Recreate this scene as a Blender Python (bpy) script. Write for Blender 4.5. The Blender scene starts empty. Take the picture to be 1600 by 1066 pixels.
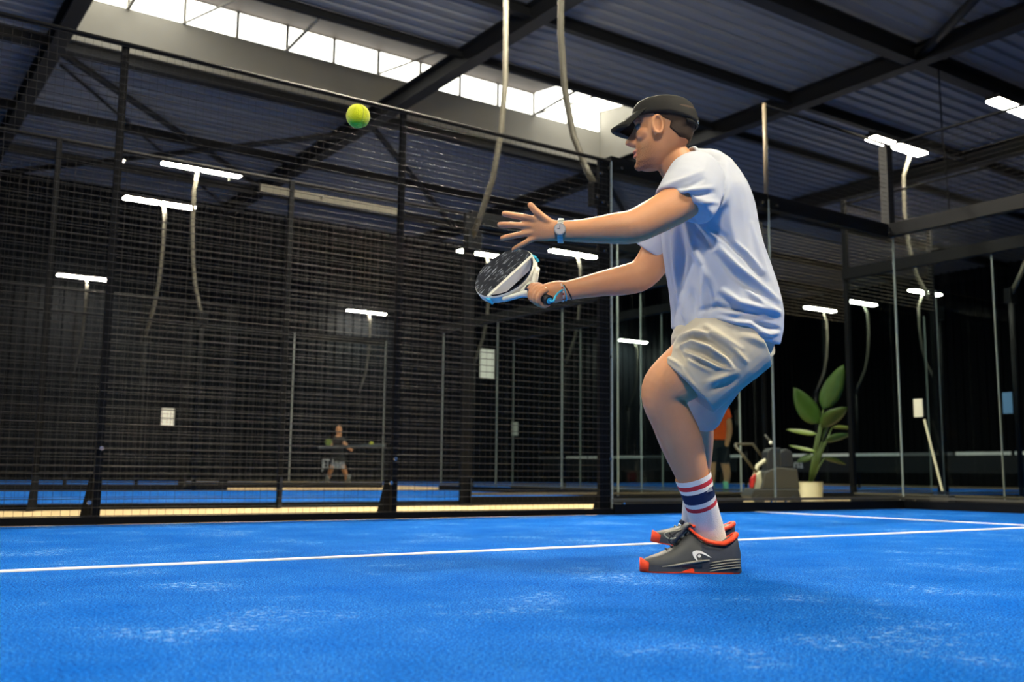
import bpy, bmesh, math, random
import numpy as np
from mathutils import Vector, Matrix
random.seed(4); np.random.seed(4)
PI = math.pi
sc = bpy.context.scene
col = sc.collection

# ------------------------------------------------------------------ camera
F = 1542.36                                   # focal length in pixels of the 1600 px frame
CAM = Vector((-9.35188, -6.30331, 0.33270))
FW = Vector((0.5618269, 0.81665032, 0.1320333)).normalized()
RT = Vector((0.82301529, -0.56792023, 0.01060417)).normalized()
UP = RT.cross(FW).normalized()
cam_d = bpy.data.cameras.new('camera'); cam = bpy.data.objects.new('camera', cam_d); col.objects.link(cam)
cam_d.sensor_width = 36; cam_d.sensor_fit = 'HORIZONTAL'; cam_d.lens = F/1600*36
cam.matrix_world = Matrix(((RT.x, UP.x, -FW.x, CAM.x), (RT.y, UP.y, -FW.y, CAM.y), (RT.z, UP.z, -FW.z, CAM.z), (0, 0, 0, 1)))
cam_d.clip_start = .05; cam_d.clip_end = 200
cam_d.dof.use_dof = True; cam_d.dof.focus_distance = 3.40; cam_d.dof.aperture_fstop = 3.2
sc.camera = cam
# ------------------------------------------------------------------ world, exposure
w = bpy.data.worlds.new('hall_night'); sc.world = w; w.use_nodes = True
w.node_tree.nodes['Background'].inputs[0].default_value = (.05, .08, .16, 1)
w.node_tree.nodes['Background'].inputs[1].default_value = .05
sc.view_settings.view_transform = 'Standard'; sc.view_settings.look = 'None'
sc.view_settings.exposure = -0.15; sc.view_settings.gamma = 1.0; sc.view_settings.use_curve_mapping = False
sc.cycles.use_denoising = True
sc.cycles.max_bounces = 8; sc.cycles.diffuse_bounces = 4; sc.cycles.glossy_bounces = 3; sc.cycles.transparent_max_bounces = 24
sc.cycles.caustics_reflective = False; sc.cycles.caustics_refractive = False
sc.cycles.sample_clamp_indirect = 6
LAMP_E = 1000.0                                # emission strength of the floodlight panels
LAMP_C = (1.0, .90, .70)

# ------------------------------------------------------------------ helpers
def lin(h):
    h = h.lstrip('#'); v = [int(h[i:i+2], 16)/255 for i in (0, 2, 4)]
    return tuple(x/12.92 if x <= .04045 else ((x+.055)/1.055)**2.4 for x in v) + (1,)

def mat(name, c, rough=.6, metal=0., spec=.5, var=.08, scale=30., bump=0., bscale=200., emit=None, es=0., sss=0., sheen=0.):
    m = bpy.data.materials.new(name); m.use_nodes = True
    nt = m.node_tree; b = nt.nodes['Principled BSDF']
    c = lin(c) if isinstance(c, str) else tuple(c)+(1,)*(4-len(c))
    tc = nt.nodes.new('ShaderNodeTexCoord'); nz = nt.nodes.new('ShaderNodeTexNoise')
    nz.inputs['Scale'].default_value = scale; nz.inputs['Detail'].default_value = 3
    nt.links.new(tc.outputs['Object'], nz.inputs['Vector'])
    mx = nt.nodes.new('ShaderNodeMix'); mx.data_type = 'RGBA'
    mx.inputs[6].default_value = tuple(x*(1-var) for x in c[:3])+(1,); mx.inputs[7].default_value = tuple(min(1, x*(1+var)) for x in c[:3])+(1,)
    nt.links.new(nz.outputs['Fac'], mx.inputs[0]); nt.links.new(mx.outputs[2], b.inputs['Base Color'])
    b.inputs['Roughness'].default_value = rough; b.inputs['Metallic'].default_value = metal
    b.inputs['Specular IOR Level'].default_value = spec
    if sss: b.inputs['Subsurface Weight'].default_value = sss; b.inputs['Subsurface Radius'].default_value = (.01, .004, .002); b.inputs['Subsurface Scale'].default_value = .6
    if sheen: b.inputs['Sheen Weight'].default_value = sheen
    if bump:
        n2 = nt.nodes.new('ShaderNodeTexNoise'); n2.inputs['Scale'].default_value = bscale
        nt.links.new(tc.outputs['Object'], n2.inputs['Vector'])
        bp = nt.nodes.new('ShaderNodeBump'); bp.inputs['Strength'].default_value = bump; bp.inputs['Distance'].default_value = .004
        nt.links.new(n2.outputs['Fac'], bp.inputs['Height']); nt.links.new(bp.outputs['Normal'], b.inputs['Normal'])
    if emit:
        b.inputs['Emission Color'].default_value = tuple(emit)[:3]+(1,); b.inputs['Emission Strength'].default_value = es
    return m

M = {}
M['steel'] = mat('black_steel', '#090b0f', .55, 0, .1, .2)
M['wire'] = mat('black_wire', '#0f0f10', .42, 0, .33, .1)
M['bolt'] = mat('zinc_bolt', '#c8c8c4', .25, 1)
M['pole'] = mat('galvanised_pole', '#4a483f', .5, .2, .4, .15)
M['tan_tube'] = mat('galvanised_tube', '#5e5546', .5, .2)
M['beam'] = mat('dark_painted_beam', '#16181c', .6, 0, .3, .15)
M['deck'] = mat('roof_deck', '#7a7e88', .55, .1, .4, .06, 3)
M['wall'] = mat('dark_cladding', '#0a0e14', .7, .0, .1, .2, 2)
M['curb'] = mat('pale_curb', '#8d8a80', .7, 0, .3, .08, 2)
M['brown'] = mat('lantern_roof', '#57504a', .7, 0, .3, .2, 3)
M['concrete'] = mat('beige_floor', '#b5a078', .8, 0, .3, .12, 6)
M['white_line'] = mat('white_line', '#f1f1ee', .8, 0, .2, .05, 60, .4, 400)
M['daylight'] = mat('daylight_pane', '#ffffff', .5, emit=(1, .97, .86), es=4)
M['lamp'] = mat('floodlight_panel', '#ffffff', .5, emit=LAMP_C, es=LAMP_E)
M['far_lamp'] = mat('far_floodlight_panel', '#ffffff', .5, emit=LAMP_C, es=LAMP_E*.22)
M['ceiling_fill'] = mat('added_uplight', '#ffffff', .5, emit=LAMP_C, es=480)  # added emitter that brightens the ceiling
M['glowing_pane'] = mat('glowing_pane', '#d8d2bc', .6, emit=(1, .93, .72), es=.55)
M['rope'] = mat('white_tape', '#efeee2', .7)
M['grey_tape'] = mat('grey_tape', '#5a5f60', .7)
M['net'] = mat('net_cord', '#0c0f12', .8)
M['seam'] = mat('glass_edge', '#8f9a98', .25, 0, .6, .1)
M['sign'] = mat('notice_paper', '#d5d3c4', .7)
M['bluesign'] = mat('blue_notice', '#3c6a94', .6)
M['yellow'] = mat('yellow_flag_cloth', '#c59a2a', .7)
M['letters'] = mat('white_lettering', '#d6d9d6', .6)
M['leaf'] = mat('glossy_leaf', '#2c4613', .35, 0, .5, .35, 8)
M['leaf2'] = mat('pale_leaf', '#647832', .35, 0, .5, .3, 8)
M['stem'] = mat('leaf_stem', '#3f5423', .5)
M['pot'] = mat('cream_planter', '#d9d3b4', .5, 0, .4, .05)
M['soil'] = mat('soil', '#2a2018', .9)
M['machine'] = mat('machine_plastic', '#25282c', .45)
M['machine2'] = mat('machine_grey', '#3d3d3a', .5)
M['red'] = mat('red_plastic', '#b32626', .4)
M['cream'] = mat('cream_plastic', '#cfcbb2', .5)
M['skin'] = mat('skin', '#cd9268', .5, 0, .35, .07, 25, .12, 500, sss=.12)
M['hair'] = mat('dark_brown_hair', '#3a2a1d', .6, 0, .3, .5, 300, .6, 700)
M['cap'] = mat('black_cap_cloth', '#1d1c19', .75, 0, .3, .12, 60, .25, 900)
M['shirt'] = mat('pale_blue_jersey', '#bcc1cb', .8, 0, .2, .02, 20, .1, 1200, sheen=.15)
M['shorts'] = mat('light_grey_shorts', '#b5af9f', .8, 0, .2, .03, 20, .15, 1000, sheen=.1)
M['sock'] = mat('white_ribbed_sock', '#f0ece2', .85, 0, .2, .04, 80, .5, 300)
M['sock_red'] = mat('red_sock_stripe', '#cf2f38', .85)
M['sock_navy'] = mat('navy_sock_stripe', '#1e2b4e', .85, 0, .2, .1)
M['sock_grey'] = mat('grey_sock_mark', '#8d8f94', .85)
M['shoe'] = mat('charcoal_shoe', '#4b4d4c', .55, 0, .4, .1, 40, .15, 500)
M['shoe_dark'] = mat('slate_shoe', '#323844', .6, 0, .4, .1, 40, .2, 600)
M['orange'] = mat('orange_rubber', '#ff4a1c', .5, 0, .4, .06)
M['shoe_grey'] = mat('grey_rubber', '#7c7d76', .6)
M['lace'] = mat('dark_lace', '#23262a', .7)
M['lace_light'] = mat('pale_lace', '#b5b49e', .7)
M['logo'] = mat('white_logo', '#f0f0ec', .5)
M['racket_white'] = mat('white_racket_frame', '#dcdccf', .35, 0, .5, .03)
M['racket_navy'] = mat('navy_racket', '#16233f', .4)
M['cyan'] = mat('cyan_cord', '#36b3d6', .5)
M['grip'] = mat('black_grip', '#15171b', .7)
M['watch'] = mat('steel_watch', '#c9c6bd', .3, .55)
M['dial'] = mat('silver_dial', '#e8ddcf', .3, .2)
M['bead'] = mat('white_bead', '#dcd6cc', .4)
M['ball'] = mat('yellow_felt', '#d8e012', .95, 0, .1, .12, 60, .8, 500, sheen=.4)
M['ball_seam'] = mat('ball_seam', '#b9c24a', .8)
M['eye'] = mat('eye_white', '#8f8a84', .4)
M['iris'] = mat('iris', '#3c4a55', .3)
M['lip'] = mat('lip_skin', '#b8705c', .5)
M['orange_shirt'] = mat('orange_shirt', '#ff5a14', .8)
M['dark_cloth'] = mat('dark_cloth', '#12161c', .8)
M['green_sock'] = mat('green_sock', '#6fae8a', .8)
M['grey_cloth'] = mat('grey_cloth', '#6d7474', .8)

def glass_mat():
    m = bpy.data.materials.new('clear_glass'); m.use_nodes = True; nt = m.node_tree
    for n in list(nt.nodes): nt.nodes.remove(n)
    out = nt.nodes.new('ShaderNodeOutputMaterial'); mix = nt.nodes.new('ShaderNodeMixShader')
    tr = nt.nodes.new('ShaderNodeBsdfTransparent'); gl = nt.nodes.new('ShaderNodeBsdfGlossy')
    lw = nt.nodes.new('ShaderNodeLayerWeight'); lw.inputs['Blend'].default_value = .5
    pw_ = nt.nodes.new('ShaderNodeMath'); pw_.operation = 'POWER'; pw_.inputs[1].default_value = 4.0; nt.links.new(lw.outputs['Facing'], pw_.inputs[0])
    fr = nt.nodes.new('ShaderNodeMath'); fr.operation = 'MULTIPLY_ADD'; fr.inputs[1].default_value = .5; fr.inputs[2].default_value = .015; nt.links.new(pw_.outputs[0], fr.inputs[0])
    nz = nt.nodes.new('ShaderNodeTexNoise'); nz.inputs['Scale'].default_value = 4
    mx = nt.nodes.new('ShaderNodeMix'); mx.data_type = 'RGBA'
    mx.inputs[6].default_value = (.88, .92, .92, 1); mx.inputs[7].default_value = (.92, .95, .95, 1)
    nt.links.new(nz.outputs['Fac'], mx.inputs[0]); nt.links.new(mx.outputs[2], tr.inputs['Color'])
    gl.inputs['Roughness'].default_value = .02
    nt.links.new(fr.outputs[0], mix.inputs[0]); nt.links.new(tr.outputs[0], mix.inputs[1]); nt.links.new(gl.outputs[0], mix.inputs[2])
    nt.links.new(mix.outputs[0], out.inputs['Surface'])
    return m
M['glass'] = glass_mat()

def turf_mat():
    m = bpy.data.materials.new('blue_sanded_turf'); m.use_nodes = True; nt = m.node_tree; b = nt.nodes['Principled BSDF']
    tc = nt.nodes.new('ShaderNodeTexCoord')
    def noise(s, d=2, r=.5):
        n = nt.nodes.new('ShaderNodeTexNoise'); n.inputs['Scale'].default_value = s; n.inputs['Detail'].default_value = d; n.inputs['Roughness'].default_value = r
        nt.links.new(tc.outputs['Object'], n.inputs['Vector']); return n
    def ramp(a, x0, x1):
        r = nt.nodes.new('ShaderNodeMapRange'); r.inputs[1].default_value = x0; r.inputs[2].default_value = x1
        nt.links.new(a.outputs['Fac'], r.inputs[0]); return r
    def mixc(f, a, bb):
        x = nt.nodes.new('ShaderNodeMix'); x.data_type = 'RGBA'
        nt.links.new(f.outputs[0], x.inputs[0])
        for k, v in ((6, a), (7, bb)):
            if isinstance(v, tuple): x.inputs[k].default_value = v
            else: nt.links.new(v.outputs[2], x.inputs[k])
        return x
    fine = noise(130, 3, .6); mid = noise(45, 3, .6); big = noise(.9, 4, .6); patch = noise(2.3, 5, .65); grains = noise(260, 1)
    base = mixc(ramp(fine, .42, .60), (.0002, .034, .21, 1), (.001, .132, .57, 1))
    c2 = mixc(ramp(big, .35, 1.5), base, (.001, .11, .50, 1))
    # sand grains lying in the pile: pale specks, denser where the sand has gathered
    mul = nt.nodes.new('ShaderNodeMath'); mul.operation = 'MULTIPLY'
    nt.links.new(ramp(grains, .55, .62).outputs[0], mul.inputs[0]); nt.links.new(ramp(patch, .34, .75).outputs[0], mul.inputs[1])
    mul2 = nt.nodes.new('ShaderNodeMath'); mul2.operation = 'MULTIPLY'; nt.links.new(ramp(mid, .53, .66).outputs[0], mul2.inputs[0]); nt.links.new(ramp(patch, .55, .68).outputs[0], mul2.inputs[1])
    s1 = mixc(mul, c2, (.10, .42, .96, 1)); s2 = mixc(mul2, s1, (.26, .42, .72, 1))
    nt.links.new(s2.outputs[2], b.inputs['Base Color'])
    b.inputs['Roughness'].default_value = .9; b.inputs['Specular IOR Level'].default_value = .03
    bp = nt.nodes.new('ShaderNodeBump'); bp.inputs['Strength'].default_value = .7; bp.inputs['Distance'].default_value = .01
    nt.links.new(fine.outputs['Fac'], bp.inputs['Height']); nt.links.new(bp.outputs['Normal'], b.inputs['Normal'])
    return m
M['turf'] = turf_mat()

def racket_face_mat():
    m = mat('racket_face', '#10161f', .35); nt = m.node_tree; b = nt.nodes['Principled BSDF']
    tc = nt.nodes.new('ShaderNodeTexCoord'); mp = nt.nodes.new('ShaderNodeMapping')
    mp.inputs['Rotation'].default_value = (0, 0, .9); mp.inputs['Scale'].default_value = (35, 190, 1)
    nt.links.new(tc.outputs['UV'], mp.inputs['Vector'])
    nz = nt.nodes.new('ShaderNodeTexNoise'); nz.inputs['Scale'].default_value = 1; nz.inputs['Detail'].default_value = 1
    nt.links.new(mp.outputs[0], nz.inputs['Vector'])
    r = nt.nodes.new('ShaderNodeMapRange'); r.inputs[1].default_value = .60; r.inputs[2].default_value = .68
    nt.links.new(nz.outputs['Fac'], r.inputs[0])
    mx = nt.nodes.new('ShaderNodeMix'); mx.data_type = 'RGBA'; mx.inputs[6].default_value = lin('#0e141d'); mx.inputs[7].default_value = lin('#a9b3bb')
    nt.links.new(r.outputs[0], mx.inputs[0]); nt.links.new(mx.outputs[2], b.inputs['Base Color'])
    return m
M['racket_face'] = racket_face_mat()

def V(*a): return Vector(a)

class MB:
    """collects shapes into one mesh"""
    def __init__(s): s.v = []; s.f = []; s.mi = []; s.mats = []; s.uv = None
    def _m(s, m):
        if m is None: return 0
        if m not in s.mats: s.mats.append(m)
        return s.mats.index(m)
    def add(s, verts, faces, m=None):
        o = len(s.v); s.v += [tuple(x) for x in verts]; i = s._m(m)
        for f in faces: s.f.append(tuple(k+o for k in f)); s.mi.append(i)
        return s
    def box(s, a, b, m=None, R=None, o=None):
        p = [Vector((x, y, z)) for x in (a[0], b[0]) for y in (a[1], b[1]) for z in (a[2], b[2])]
        if R is not None: p = [R @ q for q in p]
        if o is not None: p = [q+o for q in p]
        return s.add(p, [(0, 1, 3, 2), (4, 6, 7, 5), (0, 4, 5, 1), (2, 3, 7, 6), (0, 2, 6, 4), (1, 5, 7, 3)], m)
    def loft(s, rings, m=None, cap=True, close=True):
        n = len(rings[0]); vs = [p for r in rings for p in r]; fs = []
        for i in range(len(rings)-1):
            for k in range(n if close else n-1):
                a = i*n+k; b = i*n+(k+1) % n
                fs.append((a, b, b+n, a+n))
        if cap and close:
            c0 = sum((Vector(p) for p in rings[0]), Vector())/n; c1 = sum((Vector(p) for p in rings[-1]), Vector())/n
            vs += [c0, c1]; L = len(rings)
            for k in range(n):
                fs.append((len(vs)-2, (k+1) % n, k)); fs.append((len(vs)-1, (L-1)*n+k, (L-1)*n+(k+1) % n))
        return s.add(vs, fs, m)
    def tube(s, pts, r, n=8, m=None, cap=True):
        pts = [Vector(p) for p in pts]; rings = []
        ref = None
        for i, p in enumerate(pts):
            t = (pts[min(i+1, len(pts)-1)]-pts[max(i-1, 0)]).normalized()
            if ref is None: ref = Vector((0, 0, 1)) if abs(t.z) < .9 else Vector((1, 0, 0))
            e1 = (ref-t*ref.dot(t)).normalized(); ref = e1; e2 = t.cross(e1)
            rr = r[i] if isinstance(r, (list, tuple)) else r
            rings.append([p+(e1*math.cos(2*PI*k/n)+e2*math.sin(2*PI*k/n))*rr for k in range(n)])
        return s.loft(rings, m, cap)
    def ball(s, c, r, m=None, nu=16, nv=10, R=None):
        c = Vector(c); r = Vector((r, r, r)) if isinstance(r, (int, float)) else Vector(r)
        rings = []
        for j in range(1, nv):
            a = PI*j/nv
            ring = []
            for k in range(nu):
                q = Vector((r.x*math.sin(a)*math.cos(2*PI*k/nu), r.y*math.sin(a)*math.sin(2*PI*k/nu), r.z*math.cos(a)))
                ring.append(c+(R @ q if R is not None else q))
            rings.append(ring[::-1])
        return s.loft(rings, m)
    def prism(s, poly, d, m=None):
        """planar polygon (list of points) pushed along vector d"""
        n = len(poly); p = [Vector(q) for q in poly]; d = Vector(d)
        vs = p+[q+d for q in p]
        return s.add(vs, [tuple(range(n))[::-1], tuple(range(n, 2*n))]+[(k, (k+1) % n, (k+1) % n+n, k+n) for k in range(n)], m)
    def mesh(s, name, smooth=False):
        me = bpy.data.meshes.new(name); me.from_pydata(s.v, [], s.f)
        for m in s.mats: me.materials.append(m)
        if len(s.mats) > 1: me.polygons.foreach_set('material_index', s.mi)
        if smooth: me.polygons.foreach_set('use_smooth', [True]*len(me.polygons))
        me.update(); return me
    def build(s, name, m=None, parent=None, smooth=False, normals=True):
        me = s.mesh(name, smooth)
        if normals:
            bm = bmesh.new(); bm.from_mesh(me); bmesh.ops.recalc_face_normals(bm, faces=bm.faces); bm.to_mesh(me); bm.free()
        if m is not None: me.materials.append(m) if not s.mats else None
        return link(name, me, parent)

def link(name, me, parent=None):
    o = bpy.data.objects.new(name, me); col.objects.link(o)
    if parent is not None: adopt(o, parent)
    return o
def wloc(o):
    return o.matrix_basis.translation if o.parent is None else Vector(o.get('_w', (0, 0, 0)))
def adopt(o, parent):
    o.parent = parent
    o.matrix_parent_inverse = ROOTM.get(parent.name, Matrix()).inverted()
    ROOTM[o.name] = Matrix()
ROOTM = {}
def thing(name, label, cat, loc=(0, 0, 0), group=None):
    o = bpy.data.objects.new(name, None); col.objects.link(o); o.location = loc; o.empty_display_size = .1
    ROOTM[o.name] = Matrix.Translation(Vector(loc))
    return tag(o, label, cat, group)
def tag(o, label=None, cat=None, group=None, kind=None):
    if label: o['label'] = label
    if cat: o['category'] = cat
    if group: o['group'] = group
    if kind: o['kind'] = kind
    return o
def struct(o, label=None, cat=None):
    return tag(o, label, cat, kind='structure')
def copy_tree(o, parent=None):
    c = o.copy(); col.objects.link(c); c.parent = parent
    for ch in o.children: copy_tree(ch, c)
    return c
def local_part(o, parent):            # part modelled in its thing's own frame
    o.parent = parent; return o

def Q(px, py, dw=0., D=None):
    """a point at camera distance D+dw whose direction is that of a pixel"""
    D = (D0 if D is None else D)+dw
    return CAM+(FW+RT*((px-800)/F)-UP*((py-533)/F))*D
def ground(px, py, z=0.):
    d = FW+RT*((px-800)/F)-UP*((py-533)/F); t = (z-CAM.z)/d.z
    return CAM+d*t
D0 = F/460.0
FWH = Vector((FW.x, FW.y, 0)).normalized(); RTH = Vector((RT.x, RT.y, 0)).normalized()

# ================================================================== the hall
HX0, HX1, HY0, HY1, HZ = -24., 25., -14., 21.7, 8.0
MB().box((HX0, HY0, -.2), (HX1, HY1, -.004), M['concrete']).build('floor')
struct(bpy.data.objects['floor'], 'beige smooth concrete floor of the sports hall', 'floor')
def turf(label, a, b):
    o = MB().box((a[0], a[1], -.05), (b[0], b[1], 0), M['turf']).build('floor')
    return struct(o, label, 'court floor')
turfA = turf('bright blue sanded turf of the court the player stands on', (-20, -10), (0, -.06))
turf('blue turf of the court beyond the long mesh fence', (-20, 2.45), (0, 9.6))
turf('blue turf strip of the farthest court by the corrugated wall', (-20, 11.9), (0, 21.4))
turf('blue turf behind the right hand glass wall', (1.7, -8.2), (19, 1.7))
turf('blue turf behind the potted plant', (1.7, 3.35), (19, 11.4))
turf('blue turf at the far right of the hall', (1.7, 11.9), (19, 21.4))
def line(parent, a, b, wd=.05):
    a = Vector(a); b = Vector(b); t = (b-a).normalized(); n = Vector((-t.y, t.x, 0))*wd/2
    o = MB().prism([a-n, b-n, b+n, a+n], (0, 0, .004), M['white_line']).build('court_line')
    adopt(o, parent); return o
ln = line(turfA, (-10, -2.72, .0), (-2.33, -2.72, .0)); ln['label'] = 'long white centre line'
ln = line(turfA, (-2.35, -10, .0), (-2.35, -.08, .0)); ln['label'] = 'white service line across the court'

def ribs(u0, u1, pitch, depth, flat):
    pts = []; u = u0
    while u < u1:
        pts += [(u, 0), (u+flat, 0), (u+flat+.03, depth), (u+pitch-.03, depth)]; u += pitch
    pts.append((u1, 0)); return [p for p in pts if p[0] <= u1]
def corrugated(name, prof, fn, v0, v1, m, label, cat='wall'):
    b = MB(); n = len(prof)
    vs = [fn(u, d, v0) for u, d in prof]+[fn(u, d, v1) for u, d in prof]
    b.add(vs, [(k, k+1, k+1+n, k+n) for k in range(n-1)], m)
    return struct(b.build(name, normals=False), label, cat)
corrugated('wall_back', ribs(HX0, HX1, .3, .05, .17), lambda u, d, v: (u, HY1+d, v), 0, HZ+.3, M['wall'], 'dark vertically corrugated wall at the back of the hall')
corrugated('wall_right', ribs(HY0, HY1, .3, .05, .17), lambda u, d, v: (HX1+d, u, v), 0, HZ+.3, M['wall'], 'dark corrugated wall at the right end of the hall')
struct(MB().box((HX0-.2, HY0, 0), (HX0, HY1, HZ+.3), M['wall']).build('wall_left'), 'dark wall at the left end of the hall', 'wall')
struct(MB().box((HX0, HY0-.2, 0), (HX1, HY0, HZ+.3), M['wall']).build('wall_front'), 'dark wall behind the viewer', 'wall')
# ribbed roof deck with the opening of the roof lantern
LX0, LX1, LY0, LY1 = -6.45, 6.0, 8.6, 12.2
cb = MB()
for (y0, y1, x0, x1) in ((HY0, LY0, HX0, HX1), (LY1, HY1, HX0, HX1), (LY0, LY1, HX0, LX0), (LY0, LY1, LX1, HX1)):
    prof = ribs(y0, y1, .3, .045, .15); n = len(prof)
    cb.add([(x0, u, HZ+d) for u, d in prof]+[(x1, u, HZ+d) for u, d in prof], [(k, k+1, k+1+n, k+n) for k in range(n-1)], M['deck'])
ceil = struct(cb.build('ceiling', normals=False), 'ribbed steel deck ceiling, blue grey in the dim light', 'ceiling')

def ibeam(name, a, b, wd, dp, label, m='beam', cat='beam'):
    """I-section beam hanging under the deck from a to b (top line)"""
    a = Vector(a); b = Vector(b); t = (b-a).normalized(); s = Vector((-t.y, t.x, 0)).normalized()
    r = thing(name, label, cat, (a+b)/2)
    for nm, z0, z1, h in (('top_flange', -.02, 0, wd/2), ('web', -dp+.02, -.02, .012), ('bottom_flange', -dp, -dp+.025, wd/2)):
        p = [a-s*h+V(0, 0, z0), a+s*h+V(0, 0, z0), a+s*h+V(0, 0, z1), a-s*h+V(0, 0, z1)]
        MB().prism(p, b-a, M[m]).build(nm, parent=r)
    return r
ibeam('roof_rafter', (-6.62, HY0, HZ), (-6.62, HY1, HZ), .26, .36, 'dark steel roof rafter crossing above the left end of the mesh fence')
ibeam('roof_rafter', (-.35, HY0, HZ), (-.35, HY1, HZ), .26, .36, 'grey steel roof rafter lit by the lamp above the ball')
ibeam('roof_rafter', (6.15, HY0, HZ), (6.15, HY1, HZ), .26, .36, 'black steel roof rafter running from behind the cap to the upper right corner')
ibeam('roof_rafter', (12.4, HY0, HZ), (12.4, HY1, HZ), .26, .36, 'far dark roof rafter above the right glass wall')
ibeam('roof_purlin', (HX0, 3.55, HZ), (HX1, 3.55, HZ), .24, .34, 'thick black ceiling beam crossing the rafter at the upper right')
ibeam('roof_purlin', (HX0, 6.35, HZ), (HX1, 6.35, HZ), .14, .2, 'slim dark ceiling beam above the cap')
ibeam('roof_purlin', (HX0, 8.48, HZ), (HX1, 8.48, HZ), .1, .14, 'dark trim beam along the near edge of the skylight')
ibeam('roof_purlin', (HX0, 12.32, HZ+.02), (HX1, 12.32, HZ+.02), .22, .24, 'dark beam under the pale sill of the skylight')
ibeam('roof_purlin', (HX0, 16.2, HZ), (HX1, 16.2, HZ), .14, .2, 'distant slim ceiling beam behind the mesh')
ibeam('roof_purlin', (HX0, 19.3, HZ), (HX1, 19.3, HZ), .14, .2, 'farthest slim ceiling beam by the back wall')
def brace(a, b, label, r=.045):
    o = MB().tube([a, b], r, 8, M['beam']).build('wind_brace', smooth=True); return tag(o, label, 'brace', 'roof bracing rods')
brace((-6.5, 12.4, HZ-.2), (-.5, 18.5, HZ-.2), 'dark diagonal wind brace left of the ball, behind the mesh', .07)
brace((-6.3, 13.4, HZ-.06), (-.5, 21.4, HZ-.06), 'thin diagonal wind brace above the paired left lamps', .03)
brace((-.3, 12.4, HZ-.2), (6.0, 19.2, HZ-.2), 'dark diagonal wind brace below the right half of the skylight', .07)
brace((-.5, 12.6, HZ-.42), (-6.4, 20.5, HZ-.42), 'dark diagonal wind brace falling leftward behind the mesh', .07)
brace((6.2, 3.5, HZ-.2), (4.0, .4, HZ-.2), 'short dark diagonal brace at the beam crossing, upper right', .08)
brace((6.3, 12.4, HZ-.2), (12.2, 17.5, HZ-.2), 'dark diagonal wind brace behind the lower face', .07)
for k, (x, y) in enumerate(((6.3, 3.2), (8.4, 1.4))):
    o = MB().tube([(x, y, HZ-.3), (x+.02, y, 6.2), (x+.12, y, 5.2), (x+.1, y, 4.6)], .012, 6, M['steel']).build('hanging_cable', smooth=True)
    tag(o, ('thin black cable hanging from the beam crossing at upper right', 'thin black cable hanging near the right edge above the glass')[k], 'cable')

# roof lantern (skylight): pale far sill, row of daylight panes, sloping roof
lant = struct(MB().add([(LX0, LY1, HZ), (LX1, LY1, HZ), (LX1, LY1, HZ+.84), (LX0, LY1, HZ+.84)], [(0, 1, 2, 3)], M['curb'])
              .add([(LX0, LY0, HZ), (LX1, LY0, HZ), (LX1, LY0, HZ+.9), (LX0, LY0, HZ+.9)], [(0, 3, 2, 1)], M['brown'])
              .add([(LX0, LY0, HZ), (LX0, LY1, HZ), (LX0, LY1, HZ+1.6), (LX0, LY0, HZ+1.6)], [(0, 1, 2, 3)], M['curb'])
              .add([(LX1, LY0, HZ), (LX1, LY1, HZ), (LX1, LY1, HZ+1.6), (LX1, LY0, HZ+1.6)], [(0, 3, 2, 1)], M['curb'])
              .build('window_1', normals=False), 'long roof skylight with a pale sill and a row of bright panes', 'skylight')
nP = 12; pw = (LX1-LX0)/nP
for k in range(nP):
    x0 = LX0+k*pw; full = k < 2 or k >= 10
    b = MB().box((x0+.03, LY1+.0, HZ+.86), (x0+pw-.03, LY1+.02, HZ+1.36), M['daylight']); b.build('pane', parent=lant)
    MB().box((x0-.03, LY1-.03, HZ+.84), (x0+.03, LY1+.03, HZ+1.4), M['curb']).build('mullion', parent=lant)
    p = [V(x0, LY1, HZ+1.38), V(x0+pw, LY1, HZ+1.38), V(x0+pw, LY0, HZ+.92), V(x0, LY0, HZ+.92)]
    if full: p = [q+V(.03 if i in (0, 3) else -.03, 0, 0) for i, q in enumerate(p)]
    MB().prism(p, (0, 0, .03), M['daylight'] if full else M['brown']).build('roof_pane' if full else 'roof_panel', parent=lant)
    if k % 3 == 1:
        MB().tube([(x0, LY1-.02, HZ+.84), (x0, LY0+.1, HZ+1.0)], .035, 6, M['curb']).build('strut', parent=lant)
    if k % 4 == 2:
        MB().tube([(x0, LY1-.05, HZ+.84), (x0+1.1, LY0+.9, HZ+1.05)], .025, 6, M['curb']).build('strut', parent=lant)
MB().box((LX0, LY1-.02, HZ+1.36), (LX1, LY1+.05, HZ+1.42), M['curb']).build('head_rail', parent=lant)

# small lit window, glowing panel and notices on the back wall
def lit(n, x, z, wd, ht, label):
    r = struct(MB().box((x-wd/2-.04, HY1-.06, z-ht/2-.04), (x+wd/2+.04, HY1-.03, z+ht/2+.04), M['steel']).build('window_%d' % n), label, 'window')
    MB().box((x-wd/2, HY1-.08, z-ht/2), (x+wd/2, HY1-.06, z+ht/2), M['glowing_pane']).build('pane', parent=r)
lit(2, 8.85, 3.98, .56, 1.0, 'bright cream window on the back wall left of the racket arm')
lit(3, -1.67, 1.75, .34, .48, 'small pale panel with added glow low on the back wall behind the left mesh')  # pale panel, its emission stands in for light falling on it
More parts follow.
